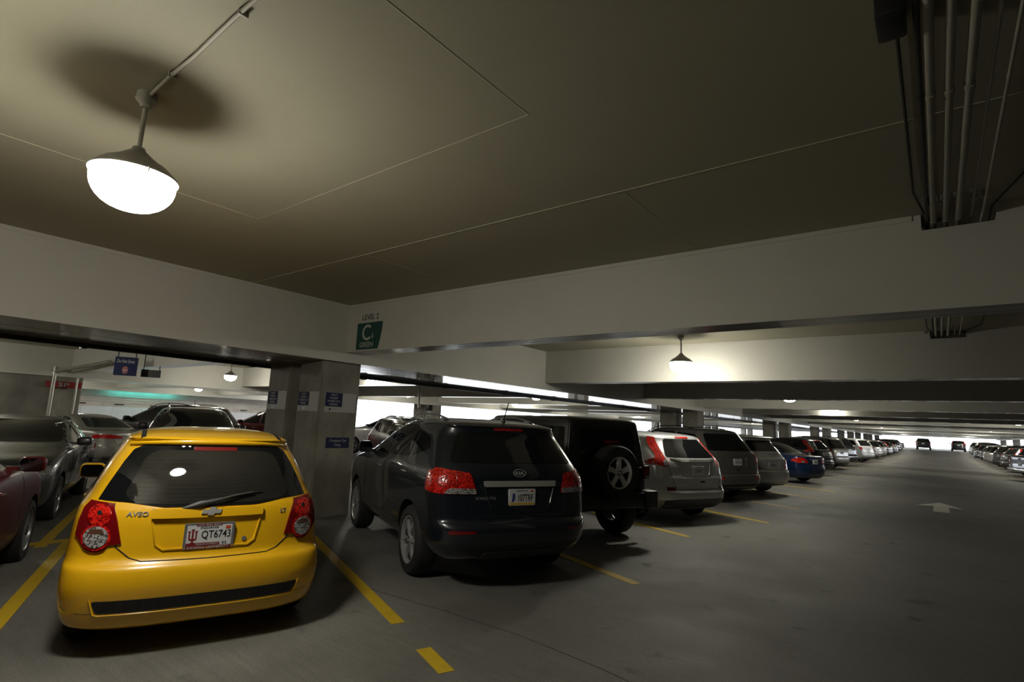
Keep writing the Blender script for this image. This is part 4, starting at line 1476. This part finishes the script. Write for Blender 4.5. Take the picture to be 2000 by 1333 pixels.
# ---------------------------------------------------------------- silver crossover with tall lamps
def tall_lamp_crossover(name, P):
    rows = [(0.26, 0.16, 4.35, 0.78, 0.5, 3.2), (0.34, 0.05, 4.46, 0.85, 0.5, 3.2), (0.46, 0.0, 4.53, 0.895, 0.48, 3.2), (0.56, 0.0, 4.55, 0.905, 0.46, 3.2), (0.61, 0.04, 4.55, 0.907, 0.46, 3.4), (0.72, 0.065, 4.53, 0.91, 0.46, 3.4),
            (0.80, 0.06, 4.5, 0.91, 0.46, 3.4), (0.88, 0.09, 4.42, 0.91, 0.44, 3.4), (1.0, 0.11, 4.25, 0.905, 0.44, 3.3), (1.10, 0.135, 3.8, 0.895, 0.44, 3.1), (1.17, 0.18, 3.42, 0.875, 0.46, 3.0), (1.26, 0.25, 3.15, 0.84, 0.48, 2.9),
            (1.38, 0.36, 2.86, 0.785, 0.48, 2.9), (1.48, 0.45, 2.6, 0.755, 0.46, 2.9), (1.54, 0.49, 2.42, 0.73, 0.42, 2.9), (1.58, 0.55, 2.3, 0.68, 0.4, 2.8), (1.62, 0.82, 2.1, 0.52, 0.34, 2.6), (1.645, 1.25, 1.75, 0.28, 0.25, 2.4)]
    c = Car(name, rows, P, dict(x=(0.95, 3.57), r=0.34, w=0.22, track=0.885, arch=0.395, rim=0.225, spokes=5))
    c.patch('rear_window', mirrored([(0.645, 1.185), (0.57, 1.34), (0.47, 1.515)]), 'rear', M_GLASS, rnd=0.05, off=0.005)
    c.patch('high_brake_lamp', rect2d(0.34, 0.03, 0.012, 0, 1.545), 'rear', M_RED, off=0.008, thick=0.02)
    lamp = [(0.69, 1.545), (0.60, 1.535), (0.635, 1.37), (0.665, 1.20), (0.655, 1.02), (0.79, 1.025), (0.865, 1.06), (0.855, 1.09), (0.775, 1.21), (0.745, 1.36)]
    for s in (1, -1):
        o = c.patch('tail_lamp', [(s * a, b) for a, b in lamp], 'rear', M_RED, off=0.012, thick=0.02, res=0.04, rnd=0.02)
        c.patch('reverse_lens', [(s * a, b) for a, b in ((0.662, 1.03), (0.74, 1.04), (0.735, 1.11), (0.672, 1.15))], 'rear', M_CLEAR, off=0.015, thick=0.0, parent=o, rnd=0.02)
        c.patch('side_lamp', [(0.33, 1.035), (0.50, 1.045), (0.60, 1.075), (0.42, 1.15), (0.36, 1.16)], 'left' if s > 0 else 'right', M_RED, off=0.011, thick=0.01, rnd=0.02)
        c.patch('bumper_reflector', [(s * a, b) for a, b in ((0.74, 0.60), (0.60, 0.60), (0.58, 0.66), (0.74, 0.66))], 'rear', M_REDD, off=0.008, rnd=0.01)
    c.patch('chrome_strip', mirrored([(0.36, 1.105), (0.58, 1.155), (0.58, 1.175), (0.36, 1.145)]), 'rear', M_CHROME, off=0.02, thick=0.01, rnd=0.01)
    gate = [(0.66, 1.02), (0.62, 0.78), (0.58, 0.70), (0.56, 0.625), (0, 0.615)]
    c.seam(gate + [(-a, b) for a, b in gate[-2::-1]], 'rear', 0.004)
    c.seam([(0.38, 1.09), (0.33, 0.90), (0.28, 0.87), (-0.28, 0.87), (-0.33, 0.90), (-0.38, 1.09)], 'rear', 0.010, P, None, 'recess_ridge')
    c.patch('tailgate_handle', rect2d(0.12, 0.03, 0.01, -0.10, 0.755), 'rear', M_BLACKPL, off=0.006)
    c.patch('lower_bumper', mirrored([(0.72, 0.275), (0.78, 0.43), (0.55, 0.455)]), 'rear', M_BLACKPL if name != 'silver_crossover' else mat('lower_grey', (0.05, 0.05, 0.052), 0.5), off=0.005, rnd=0.03)
    c.plate((-0.02, 0.955), '337AET')
    add_side_glass(c, [[(3.0, 1.20), (2.55, 1.48), (2.15, 1.53), (2.06, 1.17)], [(1.98, 1.17), (2.07, 1.53), (1.45, 1.53), (1.20, 1.48), (1.20, 1.20)], [(1.10, 1.22), (1.10, 1.45), (0.93, 1.42), (0.78, 1.28), (0.84, 1.23)]])
    c.patch('windshield', mirrored([(0.72, 1.20), (0.56, 1.52)]), 'front', M_GLASS, rnd=0.05)
    add_doors(c, (3.08, 2.02), 0.45, 1.16, [(2.2, 1.0), (1.2, 1.02)], P)
    c.mirrors(2.85, 1.12, 0.88, P)
    front_end(c, 0.88, 0.80, 0.96, (0.66, 0.86))
    antenna(c, 0.95, 0.30, 0.22, 0.10)
    return c


# ---------------------------------------------------------------- boxy SUV
def boxy_suv(name, P, plate='UK7CAN', rails=True, bumper=None, reflector=True, glass=M_GLASS):
    rows = [(0.32, 0.12, 4.55, 0.82, 0.35, 4), (0.40, 0.03, 4.68, 0.90, 0.35, 4), (0.55, 0.0, 4.76, 0.955, 0.32, 4), (0.66, 0.01, 4.79, 0.965, 0.32, 4), (0.70, 0.06, 4.79, 0.97, 0.30, 4.2), (0.85, 0.085, 4.77, 0.975, 0.30, 4.2),
            (1.00, 0.10, 4.70, 0.975, 0.30, 4.2), (1.12, 0.12, 4.5, 0.965, 0.30, 4), (1.19, 0.15, 3.95, 0.95, 0.32, 3.8), (1.25, 0.19, 3.55, 0.93, 0.34, 3.6), (1.40, 0.30, 3.18, 0.875, 0.34, 3.6), (1.55, 0.42, 2.85, 0.82, 0.34, 3.6),
            (1.66, 0.50, 2.6, 0.775, 0.32, 3.6), (1.70, 0.52, 2.5, 0.75, 0.32, 3.6), (1.74, 0.60, 2.4, 0.69, 0.32, 3.2), (1.775, 0.85, 2.2, 0.56, 0.3, 3), (1.79, 1.2, 1.9, 0.35, 0.25, 2.6)]
    c = Car(name, rows, P, dict(x=(1.03, 3.75), r=0.37, w=0.24, track=0.95, arch=0.43, rim=0.235, spokes=5))
    c.patch('rear_window', mirrored([(0.84, 1.245), (0.68, 1.65)]), 'rear', glass, rnd=0.05, off=0.005)
    for s in (1, -1):
        o = c.patch('tail_lamp', [(s * a, b) for a, b in ((0.93, 0.93), (0.80, 0.92), (0.82, 1.17), (0.90, 1.20), (0.94, 1.12))], 'rear', M_RED, off=0.012, thick=0.02, res=0.05, rnd=0.02)
        c.patch('reverse_lens', [(s * a, b) for a, b in ((0.925, 0.935), (0.81, 0.93), (0.81, 0.98), (0.925, 0.985))], 'rear', M_CLEAR, off=0.015, thick=0.0, parent=o)
        if reflector:
            r_ = c.patch('bumper_reflector', [(s * a, b) for a, b in ((0.86, 0.575), (0.60, 0.575), (0.60, 0.64), (0.86, 0.64))], 'rear', M_RED, off=0.008)
            c.patch('white_reflector', [(s * a, b) for a, b in ((0.855, 0.578), (0.68, 0.578), (0.68, 0.603), (0.855, 0.603))], 'rear', M_WHITE, off=0.011, thick=0.0, parent=r_)
    c.seam([(0.78, 1.22), (0.77, 0.72), (-0.77, 0.72), (-0.78, 1.22)], 'rear', 0.004)
    c.seam([(0.36, 1.10), (0.34, 0.86), (-0.34, 0.86), (-0.36, 1.10)], 'rear', 0.010, P, None, 'recess_ridge', closed=True)
    c.patch('tailgate_handle', rect2d(0.14, 0.03, 0.01, 0, 0.80), 'rear', M_BLACKPL, off=0.008)
    c.patch('lower_bumper', mirrored([(0.86, 0.34), (0.88, 0.46)]), 'rear', M_BLACKPL, off=0.004, rnd=0.02)
    c.plate((0.0, 0.985), plate)
    add_side_glass(c, [[(3.12, 1.27), (2.72, 1.62), (2.28, 1.67), (2.22, 1.25)], [(2.14, 1.25), (2.20, 1.67), (1.40, 1.67), (1.36, 1.25)], [(1.28, 1.26), (1.31, 1.66), (0.74, 1.62), (0.50, 1.29)]], glass)
    c.patch('windshield', mirrored([(0.78, 1.28), (0.64, 1.66)]), 'front', glass, rnd=0.05)
    add_doors(c, (3.2, 2.17, 1.3), 0.5, 1.24, [(2.35, 1.08), (1.45, 1.1)], P)
    c.mirrors(2.98, 1.22, 0.93, P)
    if rails:
        roof_rails(c, 0.95, 2.6, 0.62, 0.055, M_BLACKPL)
    front_end(c, 0.94, 0.88, 1.06, (0.72, 0.98))
    return c


# ---------------------------------------------------------------- silver wagon-backed SUV with roof spoiler
def spoiler_suv(name, P, plate='DIL82'):
    rows = [(0.26, 0.12, 4.5, 0.80, 0.4, 3.6), (0.34, 0.03, 4.62, 0.87, 0.4, 3.6), (0.50, 0.0, 4.70, 0.925, 0.38, 3.6), (0.66, 0.01, 4.74, 0.935, 0.38, 3.6), (0.70, 0.05, 4.74, 0.94, 0.38, 3.6), (0.85, 0.08, 4.72, 0.945, 0.38, 3.6),
            (0.98, 0.10, 4.62, 0.945, 0.38, 3.4), (1.06, 0.16, 4.3, 0.935, 0.40, 3.2), (1.13, 0.20, 3.8, 0.915, 0.42, 3.2), (1.20, 0.25, 3.45, 0.89, 0.42, 3.1), (1.35, 0.36, 3.1, 0.83, 0.42, 3.1), (1.50, 0.46, 2.75, 0.765, 0.40, 3.2),
            (1.57, 0.42, 2.55, 0.72, 0.34, 3.4), (1.60, 0.36, 2.45, 0.70, 0.30, 3.6), (1.63, 0.42, 2.35, 0.655, 0.30, 3.2), (1.66, 0.75, 2.15, 0.53, 0.3, 3), (1.68, 1.2, 1.8, 0.3, 0.25, 2.6)]
    c = Car(name, rows, P, dict(x=(1.0, 3.75), r=0.36, w=0.24, track=0.92, arch=0.415, rim=0.24, spokes=5))
    c.patch('rear_window', mirrored([(0.71, 1.215), (0.58, 1.52)]), 'rear', M_GLASS, rnd=0.05, off=0.005)
    c.patch('chrome_strip', mirrored([(0.60, 1.165), (0.60, 1.195)]), 'rear', M_CHROME, off=0.016, thick=0.01)
    for s in (1, -1):
        c.patch('tail_lamp', [(s * a, b) for a, b in ((0.915, 0.745), (0.55, 0.72), (0.66, 0.86), (0.74, 0.99), (0.86, 1.01), (0.915, 0.92))], 'rear', M_RED, off=0.012, thick=0.02, res=0.05, rnd=0.03)
    c.seam([(0.72, 1.06), (0.55, 0.76), (0.48, 0.70), (-0.48, 0.70), (-0.55, 0.76), (-0.72, 1.06)], 'rear', 0.004)
    c.seam([(0.34, 0.94), (0.30, 0.74), (-0.30, 0.74), (-0.34, 0.94)], 'rear', 0.008, P, None, 'recess_ridge', closed=True)
    c.patch('lower_bumper', mirrored([(0.70, 0.28), (0.74, 0.36)]), 'rear', M_BLACKPL, off=0.004, rnd=0.02)
    c.text('star_badge', 'O', 0.075, 0.075, 'rear', (0, 1.105), M_CHROME, off=0.01)
    c.plate((0.0, 0.845), plate)
    add_side_glass(c, [[(3.05, 1.22), (2.65, 1.52), (2.22, 1.56), (2.15, 1.20)], [(2.07, 1.20), (2.14, 1.56), (1.35, 1.56), (1.20, 1.22)], [(1.12, 1.22), (1.25, 1.55), (0.80, 1.50), (0.60, 1.27)]])
    c.patch('windshield', mirrored([(0.75, 1.24), (0.60, 1.55)]), 'front', M_GLASS, rnd=0.05)
    add_doors(c, (3.12, 2.1), 0.45, 1.18, [(2.28, 1.03), (1.3, 1.05)], P)
    c.mirrors(2.9, 1.16, 0.90, P)
    front_end(c, 0.9, 0.80, 0.98, (0.66, 0.9))
    return c


# ---------------------------------------------------------------- sedan
def sedan(name, P, plate='204KLM', lamp_style='block', glass=M_GLASS, h=1.0, chrome=False, rim_m=M_ALLOYD):
    rows = [(0.20, 0.14, 4.35, 0.76, 0.5, 3.2), (0.28, 0.04, 4.46, 0.83, 0.5, 3.2), (0.45, 0.0, 4.53, 0.875, 0.46, 3.2), (0.58, 0.01, 4.55, 0.885, 0.46, 3.2), (0.62, 0.04, 4.55, 0.887, 0.44, 3.3), (0.75, 0.055, 4.50, 0.888, 0.44, 3.3),
            (0.88, 0.06, 4.32, 0.88, 0.44, 3.3), (0.95, 0.075, 4.02, 0.868, 0.44, 3.2), (0.985, 0.12, 3.72, 0.855, 0.45, 3.1), (1.005, 0.32, 3.45, 0.84, 0.45, 3.0), (1.03, 0.66, 3.26, 0.82, 0.45, 3.0), (1.08, 0.84, 3.10, 0.79, 0.45, 2.9),
            (1.18, 1.02, 2.88, 0.735, 0.45, 2.9), (1.28, 1.20, 2.65, 0.675, 0.45, 2.9), (1.355, 1.38, 2.45, 0.615, 0.42, 2.9), (1.395, 1.55, 2.30, 0.55, 0.4, 2.7), (1.425, 1.75, 2.1, 0.42, 0.3, 2.6), (1.44, 1.88, 1.98, 0.18, 0.2, 2.4)]
    rows = [(r[0] * h,) + r[1:] for r in rows]
    c = Car(name, rows, P, dict(x=(1.0, 3.68), r=0.315, w=0.21, track=0.865, arch=0.365, rim=0.215, spokes=5 if lamp_style != 'strip' else 7, rim_m=rim_m))
    H = lambda z: z * h
    c.patch('rear_window', mirrored([(0.66, H(1.075)), (0.545, H(1.335))]), 'rear', glass, rnd=0.06, off=0.005)
    for s in (1, -1):
        if lamp_style == 'strip':
            q = [(0.845, 0.80), (0.30, 0.795), (0.32, 0.86), (0.62, 0.905), (0.78, 0.905), (0.85, 0.865)]
        else:
            q = [(0.84, 0.755), (0.44, 0.745), (0.47, 0.855), (0.62, 0.925), (0.80, 0.93), (0.855, 0.87)]
        o = c.patch('tail_lamp', [(s * a, H(b)) for a, b in q], 'rear', M_RED, off=0.012, thick=0.02, res=0.05, rnd=0.02)
        if lamp_style != 'strip':
            c.patch('reverse_lens', [(s * (0.66 + 0.06 * math.cos(a)), H(0.795 + 0.035 * math.sin(a))) for a in np.linspace(0, 6.28, 16, endpoint=False)], 'rear', M_CLEAR, off=0.016, thick=0.0, parent=o)
        c.patch('side_lamp', [(0.22, H(0.79)), (0.46, H(0.80)), (0.40, H(0.89)), (0.24, H(0.91))], 'left' if s > 0 else 'right', M_RED, off=0.011, thick=0.01, rnd=0.02)
    c.seam([(0.62, H(0.985)), (0.50, H(0.72)), (0.45, H(0.64)), (-0.45, H(0.64)), (-0.50, H(0.72)), (-0.62, H(0.985))], 'rear', 0.004)
    c.patch('trunk_strip', mirrored([(0.34, H(0.868)), (0.34, H(0.893))]), 'rear', M_CHROME, off=0.014, thick=0.01)
    c.plate((0.0, H(0.79)), plate)
    c.patch('lower_bumper', mirrored([(0.66, H(0.215)), (0.70, H(0.30))]), 'rear', M_BLACKPL, off=0.004, rnd=0.02)
    wins = [[(2.84, 1.05), (2.42, 1.31), (2.08, 1.355), (2.02, 1.03)], [(1.95, 1.03), (2.01, 1.355), (1.74, 1.335), (1.50, 1.20), (1.34, 1.05)]]
    add_side_glass(c, [[(a, H(b)) for a, b in w] for w in wins], glass)
    if chrome:
        for v in ('left', 'right'):
            c.seam([(2.50, H(1.27)), (2.40, H(1.318)), (2.05, H(1.362)), (1.74, H(1.342)), (1.48, H(1.20))], v, 0.010, M_CHROME, None, 'window_trim', off=0.004)
            c.seam([(2.04, H(1.03)), (2.055, H(1.37))], v, 0.012, M_CHROME, None, 'pillar_trim', off=0.004)
    c.patch('windshield', mirrored([(0.70, H(1.065)), (0.535, H(1.375))]), 'front', glass, rnd=0.05)
    for v in ('left', 'right'):
        c.seam([(3.02, H(0.40)), (3.05, H(0.8)), (3.0, H(1.03))], v)
        c.seam([(1.98, H(0.40)), (1.98, H(1.03))], v)
        c.seam([(1.20, H(0.72)), (1.10, H(1.04))], v)
    c.handles([(2.15, H(0.86)), (1.25, H(0.88))], P)
    c.mirrors(2.78, H(1.0), 0.86, P)
    front_end(c, 0.86, H(0.66), H(0.80), (H(0.55), H(0.74)))
    c.seam([(0.66, H(0.94)), (0.62, H(0.80)), (-0.62, H(0.80)), (-0.66, H(0.94))], 'front', 0.004)
    c.patch('lower_intake', mirrored([(0.55, H(0.26)), (0.60, H(0.40))]), 'front', M_BLACKPL, rnd=0.03)
    return c


# ---------------------------------------------------------------- minivan
def minivan(name, P, plate='881VAN'):
    rows = [(0.24, 0.12, 4.85, 0.82, 0.4, 3.6), (0.32, 0.03, 4.97, 0.90, 0.4, 3.6), (0.50, 0.0, 5.05, 0.965, 0.38, 3.6), (0.66, 0.01, 5.08, 0.98, 0.38, 3.6), (0.70, 0.05, 5.08, 0.985, 0.36, 3.8), (0.90, 0.07, 5.02, 0.985, 0.36, 3.8),
            (1.03, 0.09, 4.75, 0.975, 0.36, 3.6), (1.10, 0.11, 4.35, 0.96, 0.36, 3.6), (1.18, 0.15, 4.05, 0.94, 0.38, 3.4), (1.35, 0.26, 3.65, 0.88, 0.38, 3.4), (1.52, 0.37, 3.2, 0.81, 0.38, 3.4), (1.62, 0.42, 2.9, 0.76, 0.36, 3.4),
            (1.67, 0.45, 2.7, 0.72, 0.36, 3.2), (1.71, 0.60, 2.5, 0.63, 0.34, 3), (1.745, 0.95, 2.2, 0.45, 0.3, 2.8), (1.755, 1.3, 1.9, 0.25, 0.25, 2.6)]
    c = Car(name, rows, P, dict(x=(1.05, 4.05), r=0.335, w=0.22, track=0.945, arch=0.39, rim=0.215, spokes=7))
    c.patch('rear_window', mirrored([(0.82, 1.15), (0.66, 1.60)]), 'rear', M_GLASS, rnd=0.06, off=0.005)
    for s in (1, -1):
        c.patch('tail_lamp', [(s * a, b) for a, b in ((0.955, 0.78), (0.83, 0.77), (0.84, 1.10), (0.90, 1.15), (0.955, 1.05))], 'rear', M_RED, off=0.012, thick=0.02, res=0.05, rnd=0.02)
    c.seam([(0.82, 1.12), (0.80, 0.72), (-0.80, 0.72), (-0.82, 1.12)], 'rear', 0.004)
    c.patch('tailgate_trim', mirrored([(0.36, 1.02), (0.36, 1.06)]), 'rear', M_CHROME, off=0.016, thick=0.01)
    c.plate((0.0, 0.92), plate)
    c.patch('lower_bumper', mirrored([(0.74, 0.26), (0.80, 0.36)]), 'rear', M_BLACKPL, off=0.004, rnd=0.02)
    add_side_glass(c, [[(3.65, 1.16), (3.05, 1.52), (2.62, 1.58), (2.55, 1.13)], [(2.47, 1.13), (2.52, 1.60), (1.60, 1.61), (1.58, 1.13)], [(1.50, 1.13), (1.52, 1.61), (0.66, 1.58), (0.44, 1.20)]])
    c.patch('windshield', mirrored([(0.80, 1.2), (0.64, 1.62)]), 'front', M_GLASS, rnd=0.05)
    add_doors(c, (3.6, 2.5, 1.53), 0.45, 1.12, [(2.65, 1.0), (2.3, 1.0)], P)
    c.mirrors(3.35, 1.12, 0.94, P)
    roof_rails(c, 0.9, 2.7, 0.60, 0.045, M_ALLOYD)
    front_end(c, 0.94, 0.78, 0.95, (0.66, 0.9))
    return c


# ---------------------------------------------------------------- pickup truck
def pickup(name, P, plate='TK4417'):
    rows = [(0.42, 0.10, 5.3, 0.86, 0.2, 5), (0.50, 0.02, 5.42, 0.93, 0.2, 5), (0.65, 0.0, 5.5, 0.965, 0.16, 5), (0.85, 0.01, 5.52, 0.975, 0.16, 5), (1.10, 0.01, 5.45, 0.975, 0.16, 5), (1.22, 0.02, 4.9, 0.97, 0.16, 5),
            (1.27, 0.06, 4.4, 0.96, 0.16, 5), (1.285, 1.2, 4.25, 0.94, 0.2, 4.5), (1.31, 1.88, 4.15, 0.92, 0.25, 4), (1.50, 1.98, 3.8, 0.86, 0.3, 3.6), (1.68, 2.08, 3.5, 0.79, 0.3, 3.6), (1.76, 2.15, 3.35, 0.74, 0.3, 3.4), (1.80, 2.3, 3.15, 0.62, 0.3, 3), (1.82, 2.55, 2.9, 0.35, 0.2, 2.6)]
    c = Car(name, rows, P, dict(x=(1.15, 4.55), r=0.39, w=0.26, track=0.945, arch=0.45, rim=0.23, spokes=6))
    c.patch('rear_window', mirrored([(0.74, 1.38), (0.66, 1.68)]), 'rear', M_GLASS, rnd=0.05)
    for s in (1, -1):
        c.patch('tail_lamp', [(s * a, b) for a, b in ((0.955, 0.85), (0.83, 0.85), (0.83, 1.18), (0.95, 1.18))], 'rear', M_RED, off=0.012, thick=0.02, rnd=0.02)
    c.seam([(0.80, 1.22), (0.80, 0.72), (-0.80, 0.72), (-0.80, 1.22)], 'rear', 0.006)
    c.patch('tailgate_handle', rect2d(0.24, 0.07, 0.02, 0, 1.10), 'rear', M_BLACKPL, off=0.01)
    bm = bmesh.new()
    add_bevel_box(bm, -0.12, 0.12, -0.95, 0.95, 0.46, 0.64, 0.03)
    link('rear_bumper', bm_mesh('rear_bumper', bm, 40), M_CHROME, c.root)
    c.plate((0.0, 0.82), plate)
    add_side_glass(c, [[(3.95, 1.36), (3.50, 1.66), (3.05, 1.70), (3.0, 1.34)], [(2.92, 1.34), (2.96, 1.70), (2.30, 1.68), (2.20, 1.36)]])
    c.patch('windshield', mirrored([(0.76, 1.36), (0.64, 1.70)]), 'front', M_GLASS, rnd=0.05)
    add_doors(c, (4.0, 2.96, 2.05), 0.6, 1.3, [(3.1, 1.15), (2.2, 1.15)], P)
    c.mirrors(3.8, 1.3, 0.92, M_BLACKPL)
    front_end(c, 0.94, 0.92, 1.1, (0.8, 1.05))
    return c


HD = -68.7
LEFTG = 'cars in the left row along the aisle'
BG = 'cars beyond the left girder'
RIGHTG = 'cars in the right row along the aisle'
yellow_hatchback().place(-4.17, 1.905, -71.2, 'bright yellow hatchback seen from behind, nearest the camera', LEFTG)
kia = dark_suv('dark_crossover', car_paint('midnight', (0.012, 0.016, 0.025), 0.3, 0.25))
kia_details(kia)
kia.place(-3.36, 4.63, -65.5, 'dark blue-black SUV with chrome strip beside the yellow hatchback', LEFTG)
off_roader(car_paint('black', (0.008, 0.008, 0.009), 0.0, 0.3)).place(-3.83, 7.32, -68, 'black boxy off-roader with a spare wheel on its back', LEFTG)
SIL = car_paint('silver', (0.58, 0.59, 0.61), 0.35, 0.30)
tall_lamp_crossover('silver_crossover', SIL).place(-3.50, 10.32, -68, 'silver crossover with tall red lamps next to the black off-roader', LEFTG)
boxy_suv('grey_suv', car_paint('taupe', (0.15, 0.145, 0.135), 0.5, 0.38)).place(-3.85, 14.2, HD, 'taupe grey SUV with red and white bumper reflectors', LEFTG)
spoiler_suv('silver_suv', car_paint('silver_light', (0.68, 0.69, 0.69), 0.3, 0.30)).place(-3.70, 17.05, HD, 'light silver SUV with roof spoiler beside the taupe SUV', LEFTG)
sedan('silver_sedan', SIL, '771QRS').place(-4.9, 19.9, HD, 'silver car parked deep behind the light silver SUV', LEFTG)
sedan('blue_sedan', car_paint('blue', (0.006, 0.024, 0.085), 0.4, 0.3), '558BLU').place(-3.55, 22.85, HD, 'blue sedan with red tail lamps in the left row', LEFTG)
dk = tall_lamp_crossover('black_crossover', car_paint('black_met', (0.014, 0.014, 0.016), 0.4, 0.3))
dk.place(-4.0, 28.5, HD, 'black crossover parked behind the blue sedan', LEFTG)
mv = minivan('tan_minivan', car_paint('tan', (0.33, 0.31, 0.27), 0.6, 0.35))
mv.place(-4.25, 35.9, HD, 'tan minivan beyond the black crossover', LEFTG)
bs = boxy_suv('black_suv', car_paint('black', (0.008, 0.008, 0.009)), '120BLK', reflector=False)
bs.place(-4.3, 40.3, HD, 'black SUV between the tan minivan and the white SUV', LEFTG)
ws = boxy_suv('white_suv', car_paint('white', (0.60, 0.60, 0.60), 0.1, 0.35), '909WHT', rails=False, reflector=False)
ws.place(-4.1, 49.5, HD, 'white boxy SUV far down the left row', LEFTG)
DKRED = mat('paint_dark_red', (0.10, 0.004, 0.006), 0.4, metal=0.1, coat=0.35, spec=0.3)
PURP = car_paint('plum', (0.020, 0.014, 0.018), 0.3, 0.3)


def clone(car, x, y, heading, label, group, z=0.0):
    o = copy_tree(car.root)
    a = math.radians(heading)
    o.location = (x, y, z)
    o.rotation_euler = (0, 0, math.atan2(math.cos(a), math.sin(a)))
    return tag(o, label, 'car', group)


blue = sedan('grey_sedan', car_paint('grey_met', (0.16, 0.165, 0.175), 0.75, 0.3), '332GRY', chrome=True)
blue.place(-13.86, 2.92, 111.0, 'grey sedan facing the camera left of the yellow hatchback', BG)
KIND = {}
for _c, _n in ((dk, 'black crossover'), (mv, 'tan minivan'), (blue, 'grey sedan'), (bs, 'black SUV')):
    KIND[_c.root.name] = _n
for i, (y, proto) in enumerate(((54.5, dk), (60.0, mv), (65.2, mv), (70.5, dk), (75.5, blue), (80.4, dk), (86.0, blue), (91.0, bs), (97.0, dk), (103.0, blue))):
    clone(proto, -4.3, y, HD, '%s, %s car beyond the white SUV in the left row' % (KIND[proto.root.name], ORD[i]), 'far cars of the left row', z=0.0 if y < 86 else min(0.62, (y - 86) * 0.0344))

sedan('red_sedan', DKRED, '414RED').place(-4.59, -0.50, -69, 'dark red car parked left of the yellow hatchback', LEFTG)
sedan('silver_sedan', car_paint('champagne', (0.36, 0.345, 0.32), 0.4, 0.35), '665SLV', 'strip', M_GLASSG, h=0.96).place(-17.9, 5.75, -111, 'champagne silver sedan seen from its left rear behind the grey sedan', BG)
boxy_suv('black_suv', car_paint('black_met', (0.014, 0.014, 0.016)), '743SUV', glass=M_GLASSG).place(-18.2, 8.35, -111, 'black SUV facing left behind the champagne silver sedan', BG)
pc = dark_suv('plum_crossover', PURP, hero=False)
pc.place(-16.4, 6.6, 111, 'dark plum SUV with chrome roof rails just behind the yellow hatchback', BG)
dr = boxy_suv('dark_red_suv', DKRED, '818RDD')
dr.place(-18.2, 12.0, -111, 'dark red SUV partly hidden by the notice column', BG)
clone(pc, -14.2, 11.9, 111, 'dark SUV facing the aisle right of the notice column', BG)
clone(ws, -17.9, 17.6, -111, 'white SUV in the bright gap right of the notice column', BG)
clone(blue, -14.1, 14.9, 111, 'grey sedan mostly hidden behind the dark blue-black SUV', BG)

pk = pickup('dark_pickup', car_paint('charcoal', (0.030, 0.032, 0.036), 0.4, 0.3))
pk.place(3.17, 37.7, 68.7, 'dark pickup truck at the right edge of the picture', RIGHTG)
for i, (y, proto) in enumerate(((43.6, blue), (49.5, dk), (55.4, bs), (61.2, mv), (67.0, mv), (73.0, dk), (79.0, bs), (85.0, blue), (91.0, dk), (97.0, mv))):
    clone(proto, 3.4, y, 68.7, '%s, %s car beyond the dark pickup in the right row' % (KIND[proto.root.name], ORD[i]), 'far cars of the right row', z=0.0 if y < 86 else min(0.62, (y - 86) * 0.0344))
clone(bs, -1.9, 108.0, 0, 'dark car silhouetted at the bright far end, left one', 'cars at the far end', z=0.62)
clone(dk, 2.4, 108.0, 0, 'dark car silhouetted at the bright far end, right one', 'cars at the far end', z=0.62)
